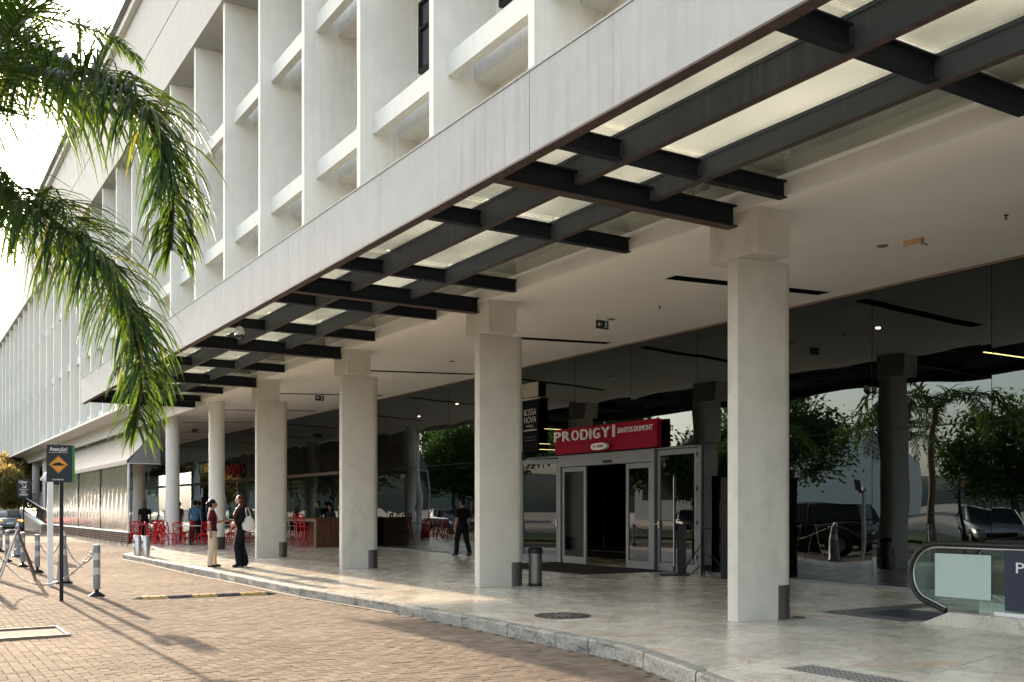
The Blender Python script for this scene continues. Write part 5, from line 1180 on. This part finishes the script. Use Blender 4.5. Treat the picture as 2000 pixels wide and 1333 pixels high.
F = {
 'f1': [root, w3(-120, 150, 8.8), w3(20, 138, 8.5), w3(135, 142, 8.3), w3(200, 150, 8.2), w3(255, 190, 8.1), w3(295, 240, 8.0), w3(324, 306, 8.0), w3(338, 390, 7.95), w3(336, 490, 7.95)],
 'f2': [root, w3(-110, 330, 8.8), w3(-20, 378, 8.5), w3(60, 408, 8.3), w3(130, 450, 8.2), w3(190, 510, 8.1), w3(235, 580, 8.0), w3(262, 650, 8.0), w3(276, 730, 7.95), w3(268, 835, 7.9)],
 'f3': [root, w3(-140, 60, 9.2), w3(-40, 60, 9.4), w3(40, 75, 9.6), w3(110, 110, 9.8)],
 'f4': [root, w3(-150, 20, 9.8), w3(0, 20, 10.2), w3(110, 40, 10.4), w3(190, 62, 10.5), w3(245, 92, 10.5), w3(275, 130, 10.5)],
 'f5': [root, w3(-150, 210, 8.0), w3(-60, 150, 7.6), w3(20, 60, 7.4), w3(90, -40, 7.2)]}
frond(np_, F['f1'], 400, .95, .0125, 3, 150, 1.15, plume=.7, tipr=.35); frond(np_, F['f2'], 450, .90, .0125, 5, 150, 1.1, plume=.8, tipr=.35)
frond(np_, [root, w3(-110, 80, 9.6), w3(-20, 84, 9.7), w3(60, 105, 9.7), w3(125, 150, 9.7), w3(165, 215, 9.7)], 200, .95, .0125, 17, 0, 1.25, plume=.6, tipr=.3)
frond(np_, [root, w3(-140, 300, 9.4), w3(-60, 330, 9.4), w3(0, 370, 9.4), w3(40, 430, 9.4)], 120, .8, .0125, 19, 0, 1.2, plume=.6, tipr=.3)
frond(np_, F['f3'], 170, .78, .015, 7, 0, .25, plume=.8); frond(np_, F['f4'], 210, .50, .011, 9, 0, .5); frond(np_, F['f5'], 150, .85, .018, 11, 0, .15, plume=.9)
for k, a in enumerate((150, 185, 215, 250, 285, 120)):
    a = R(a); dx, dy = math.cos(a), math.sin(a)
    frond(np_, [root, root + Vector((dx * .9, dy * .9, .6)), root + Vector((dx * 1.9, dy * 1.9, .5)), root + Vector((dx * 2.7, dy * 2.7, -.3)), root + Vector((dx * 3.0, dy * 3.0, -1.3))], 45, .7, .024, 30 + k, 0, .5, seg=4)
def make_palm(label, h, fr=13, L_=3.0):
    t = thing('palm_tree', label, 'palm tree', (0, 0, 0), 0, 'palms along the far side of the road'); top = Vector((.2, .1, h))
    MB().tube([(0, 0, 0), (.05, 0, h * .4), (.15, .05, h * .8), tuple(top)], [.20, .16, .15, .11], 12).build('trunk', M['trunk'], t, smooth=60)
    for k in range(fr):
        a = 2 * math.pi * k / fr + random.uniform(-.2, .2); dx, dy = math.cos(a), math.sin(a); up = random.uniform(.1, 1.3)
        frond(t, [top, top + Vector((dx * .3 * L_, dy * .3 * L_, up * .7)), top + Vector((dx * .65 * L_, dy * .65 * L_, up * .6)), top + Vector((dx * .92 * L_, dy * .92 * L_, up * .6 - .8)), top + Vector((dx * L_, dy * L_, up * .5 - 1.7))], 34, .72, .045, 100 + k, 0, .5, seg=4)
    return t
pp = make_palm('palm beside the silver sedan across the road', 5.6); pp.location = (-13.5, 33.0, 0)
copy_tree(pp, (-10.5, 38.5, 0), 1.3, 'second palm on the grass across the road', scale=.95)
copy_tree(pp, (-1.35, 22.0, 0), 2.1, 'palm whose fronds show at the left edge below the near palm', scale=.92)
copy_tree(pp, (-6, 55, 0), 2.6, 'palm across the road opposite the restaurant terrace', scale=1.2)
copy_tree(pp, (-12.5, 20.0, 0), .6, 'palm on the lawn nearest the glass reflections', scale=1.0)
def crown_mesh(name, mat, n_clump, per, rx, rz, leaf, seed, cz=0):
    r = np.random.default_rng(seed); C = []
    while len(C) < n_clump:
        p = r.uniform(-1, 1, 3)
        q = np.linalg.norm(p)
        if .35 < q < 1 and p[2] > -.75:
            ang = math.atan2(p[1], p[0]); lim = .78 + .22 * math.sin(3 * ang + seed) * math.cos(2.3 * p[2] + seed)
            if q < lim: C.append(p)
    C = np.array(C) * np.array([rx, rx, rz]); V = []; 
    tot = n_clump * per; cen = np.repeat(C, per, 0) + r.normal(0, .13 * rx, (tot, 3)) * np.array([1, 1, .7]); cen[:, 2] += cz
    a = r.normal(0, 1, (tot, 3)); a /= np.linalg.norm(a, axis=1)[:, None]; b = np.cross(a, r.normal(0, 1, (tot, 3))); b /= np.linalg.norm(b, axis=1)[:, None]
    s = leaf * r.uniform(.6, 1.3, (tot, 1)); v = np.stack([cen - a * s, cen + b * s * .5, cen + a * s, cen - b * s * .5], 1).reshape(-1, 3)
    me = bpy.data.meshes.new(name); me.from_pydata(v.tolist(), [], [(4 * i, 4 * i + 1, 4 * i + 2, 4 * i + 3) for i in range(tot)]); me.materials.append(mat); return me
def make_tree(label, h, rx, rz, mat, seed, n=120, per=130, leaf=.11, group='trees across the road'):
    t = thing('tree', label, 'tree', (0, 0, 0), 0, group)
    th_ = h - rz * 1.1; m = MB(); m.tube([(0, 0, 0), (.08, .03, th_ * .5), (.0, .1, th_), (.1, 0, h * .9)], [.19, .15, .13, .04], 10)
    for k in range(6):
        a = k * 1.1 + seed; m.tube([(0, .08, th_ * (.75 + .05 * k)), (rx * .3 * math.cos(a), rx * .3 * math.sin(a), th_ + rz * .35), (rx * .7 * math.cos(a), rx * .7 * math.sin(a), th_ + rz * (.7 + .1 * (k % 3)))], [.08, .05, .015], 6)
    m.build('trunk', M['bark'], t, smooth=60); c = ob('crown', crown_mesh('crown', mat, n, per, rx, rz, leaf, seed), t, (0, 0, h - rz * .75)); stuff(c); return t
T1 = make_tree('broad dark green tree behind the silver sedan', 6.0, 3.2, 2.6, M['leaf'], 1); T1.location = (-14.5, 27.5, 0)
tp = [((-16, 49), 1.1, 'tall leafy tree beyond the lawn'), ((-14, 58), 1.5, 'large leafy tree opposite the terrace'), ((-7, 66), 1.3, 'leafy tree near the far light silver car'), ((-20, 47), 1.5, 'large tree set back behind the dark blue car'), ((-9, 94), 2.0, 'broad far tree added beyond the car row to block reflected sky'), ((-15, 118), 2.3, 'tall tree added far behind the car row to block reflected sky'), ((-5.5, 122), 1.9, 'tall tree added at the far bend to block reflected sky'), ((-27, 92), 2.4, 'big tree added far out left to block reflected sky'), ((-4.5, 145), 2.1, 'last big tree on the left added to block reflected sky'), ((-12, 76), 1.6, 'far large tree beyond the parked cars'), ((-4.5, 84), 1.5, 'far tree on the left side of the road'), ((-6, 98), 1.6, 'farthest tree on the left side of the road')]  # the five largest far trees are added to block sky in the reflections
for i, ((x, y), s_, l_) in enumerate(tp): copy_tree(T1, (x, y, 0), i * 1.3, l_, scale=s_)
ST1 = copy_tree(T1, (.1, 40.5, 0), 2.2, 'small leafy tree between the parked cars shading the road at the left', scale=.62)
for i, (x, y, s_, l_) in enumerate(((4, 152, 2.2, 'tall tree added at the far road end to block reflected sky'), (-2, 162, 2.5, 'tallest tree added at the far road end to block reflected sky'), (11, 160, 2.3, 'tall tree added behind the far end of the building to block reflected sky'), (0, 190, 3.0, 'big tree added beyond the road end to block reflected sky'), (-5, 138, 2.3, 'broad tree added left of the road end to block reflected sky'), (0, 127, 1.8, 'round tree added at the road bend to block reflected sky'), (-9, 150, 2.7, 'highest tree added left of the road end to block reflected sky'))): copy_tree(T1, (x, y, 0), i * .9, l_, scale=s_)  # out-of-view trees added to block bright sky reflected in the glass
H1 = make_tree('bush coloured golden as if backlit in front of the far end of the building', 4.4, 2.0, 1.9, M['leafsunlit'], 5, 90, 130, .10, 'bushes at the far end'); H1.location = (7.1, 83.5, 0)
copy_tree(H1, (8.3, 90, 0), 1.4, 'second bush coloured sunlit gold behind the ramp balustrade', scale=1.25); copy_tree(H1, (6.6, 92, 0), 2.6, 'bush coloured sunlit gold farthest left above the small black sign', scale=1.2)
cyp = thing('cypress', 'slim spire-shaped shrub coloured sunlit gold rising above the bushes', 'shrub', (8.6, 84.5, 0)); stuff(ob('foliage', crown_mesh('foliage', M['leafsunlit'], 60, 70, .42, 2.6, .09, 9), cyp, (0, 0, 3.4))); MB().bar((0, 0, 0), (0, 0, 3), .05).build('trunk', M['bark'], cyp)

# ------------------------------------------------------------------ distant land behind the far side (seen reflected)
hl = MB(); nh = 60; vs = []
for i in range(nh + 1):
    x = -420 + 5 * 0; a = R(95) + R(120) * i / nh; rr = 420; hgt = 14 + 16 * abs(noise.noise(Vector((i * .13, 3, 0)))) + 10 * math.sin(i * .11) ** 2
    vs += [(rr * math.cos(a), rr * math.sin(a), -1), (rr * 1.12 * math.cos(a), rr * 1.12 * math.sin(a), hgt), (rr * 1.5 * math.cos(a), rr * 1.5 * math.sin(a), -1)]
hl.add(vs, [(i * 3 + k, i * 3 + k + 1, (i + 1) * 3 + k + 1, (i + 1) * 3 + k) for i in range(nh) for k in range(2)]); struct(hl.build('hills', pm('hill_green', (.06, .075, .05), .9, var=.3, scale=.05), smooth=60))
for (x, y, wx, wy, h, l_) in ((-70, 95, 22, 30, 11, 'low pale terminal building seen only as a reflection behind the trees'), (-150, 60, 20, 44, 8, 'low pale hall reflected behind the silver sedan')):
    t = thing('distant_building', l_, 'building', (x, y, 0))
    m = MB(); pts = [(-wx / 2, 0)] + [(-wx / 2 + wx * k / 10, h * (.72 + .28 * math.sin(math.pi * k / 10))) for k in range(11)] + [(wx / 2, 0)]
    m.xprism(pts[::-1], -wy / 2, wy / 2); m.build('wall', M['facade'], t)
    for q in range(8): solidbox('window', M['winglass'], t, wx / 2 + .01, wx / 2 + .06, -wy / 2 + 1 + q * (wy - 2) / 8, -wy / 2 + 1 + (q + .8) * (wy - 2) / 8, h * .25, h * .55)
print('objects', len(bpy.data.objects), 'tris approx', sum(len(m.polygons) for m in bpy.data.meshes) * 2)
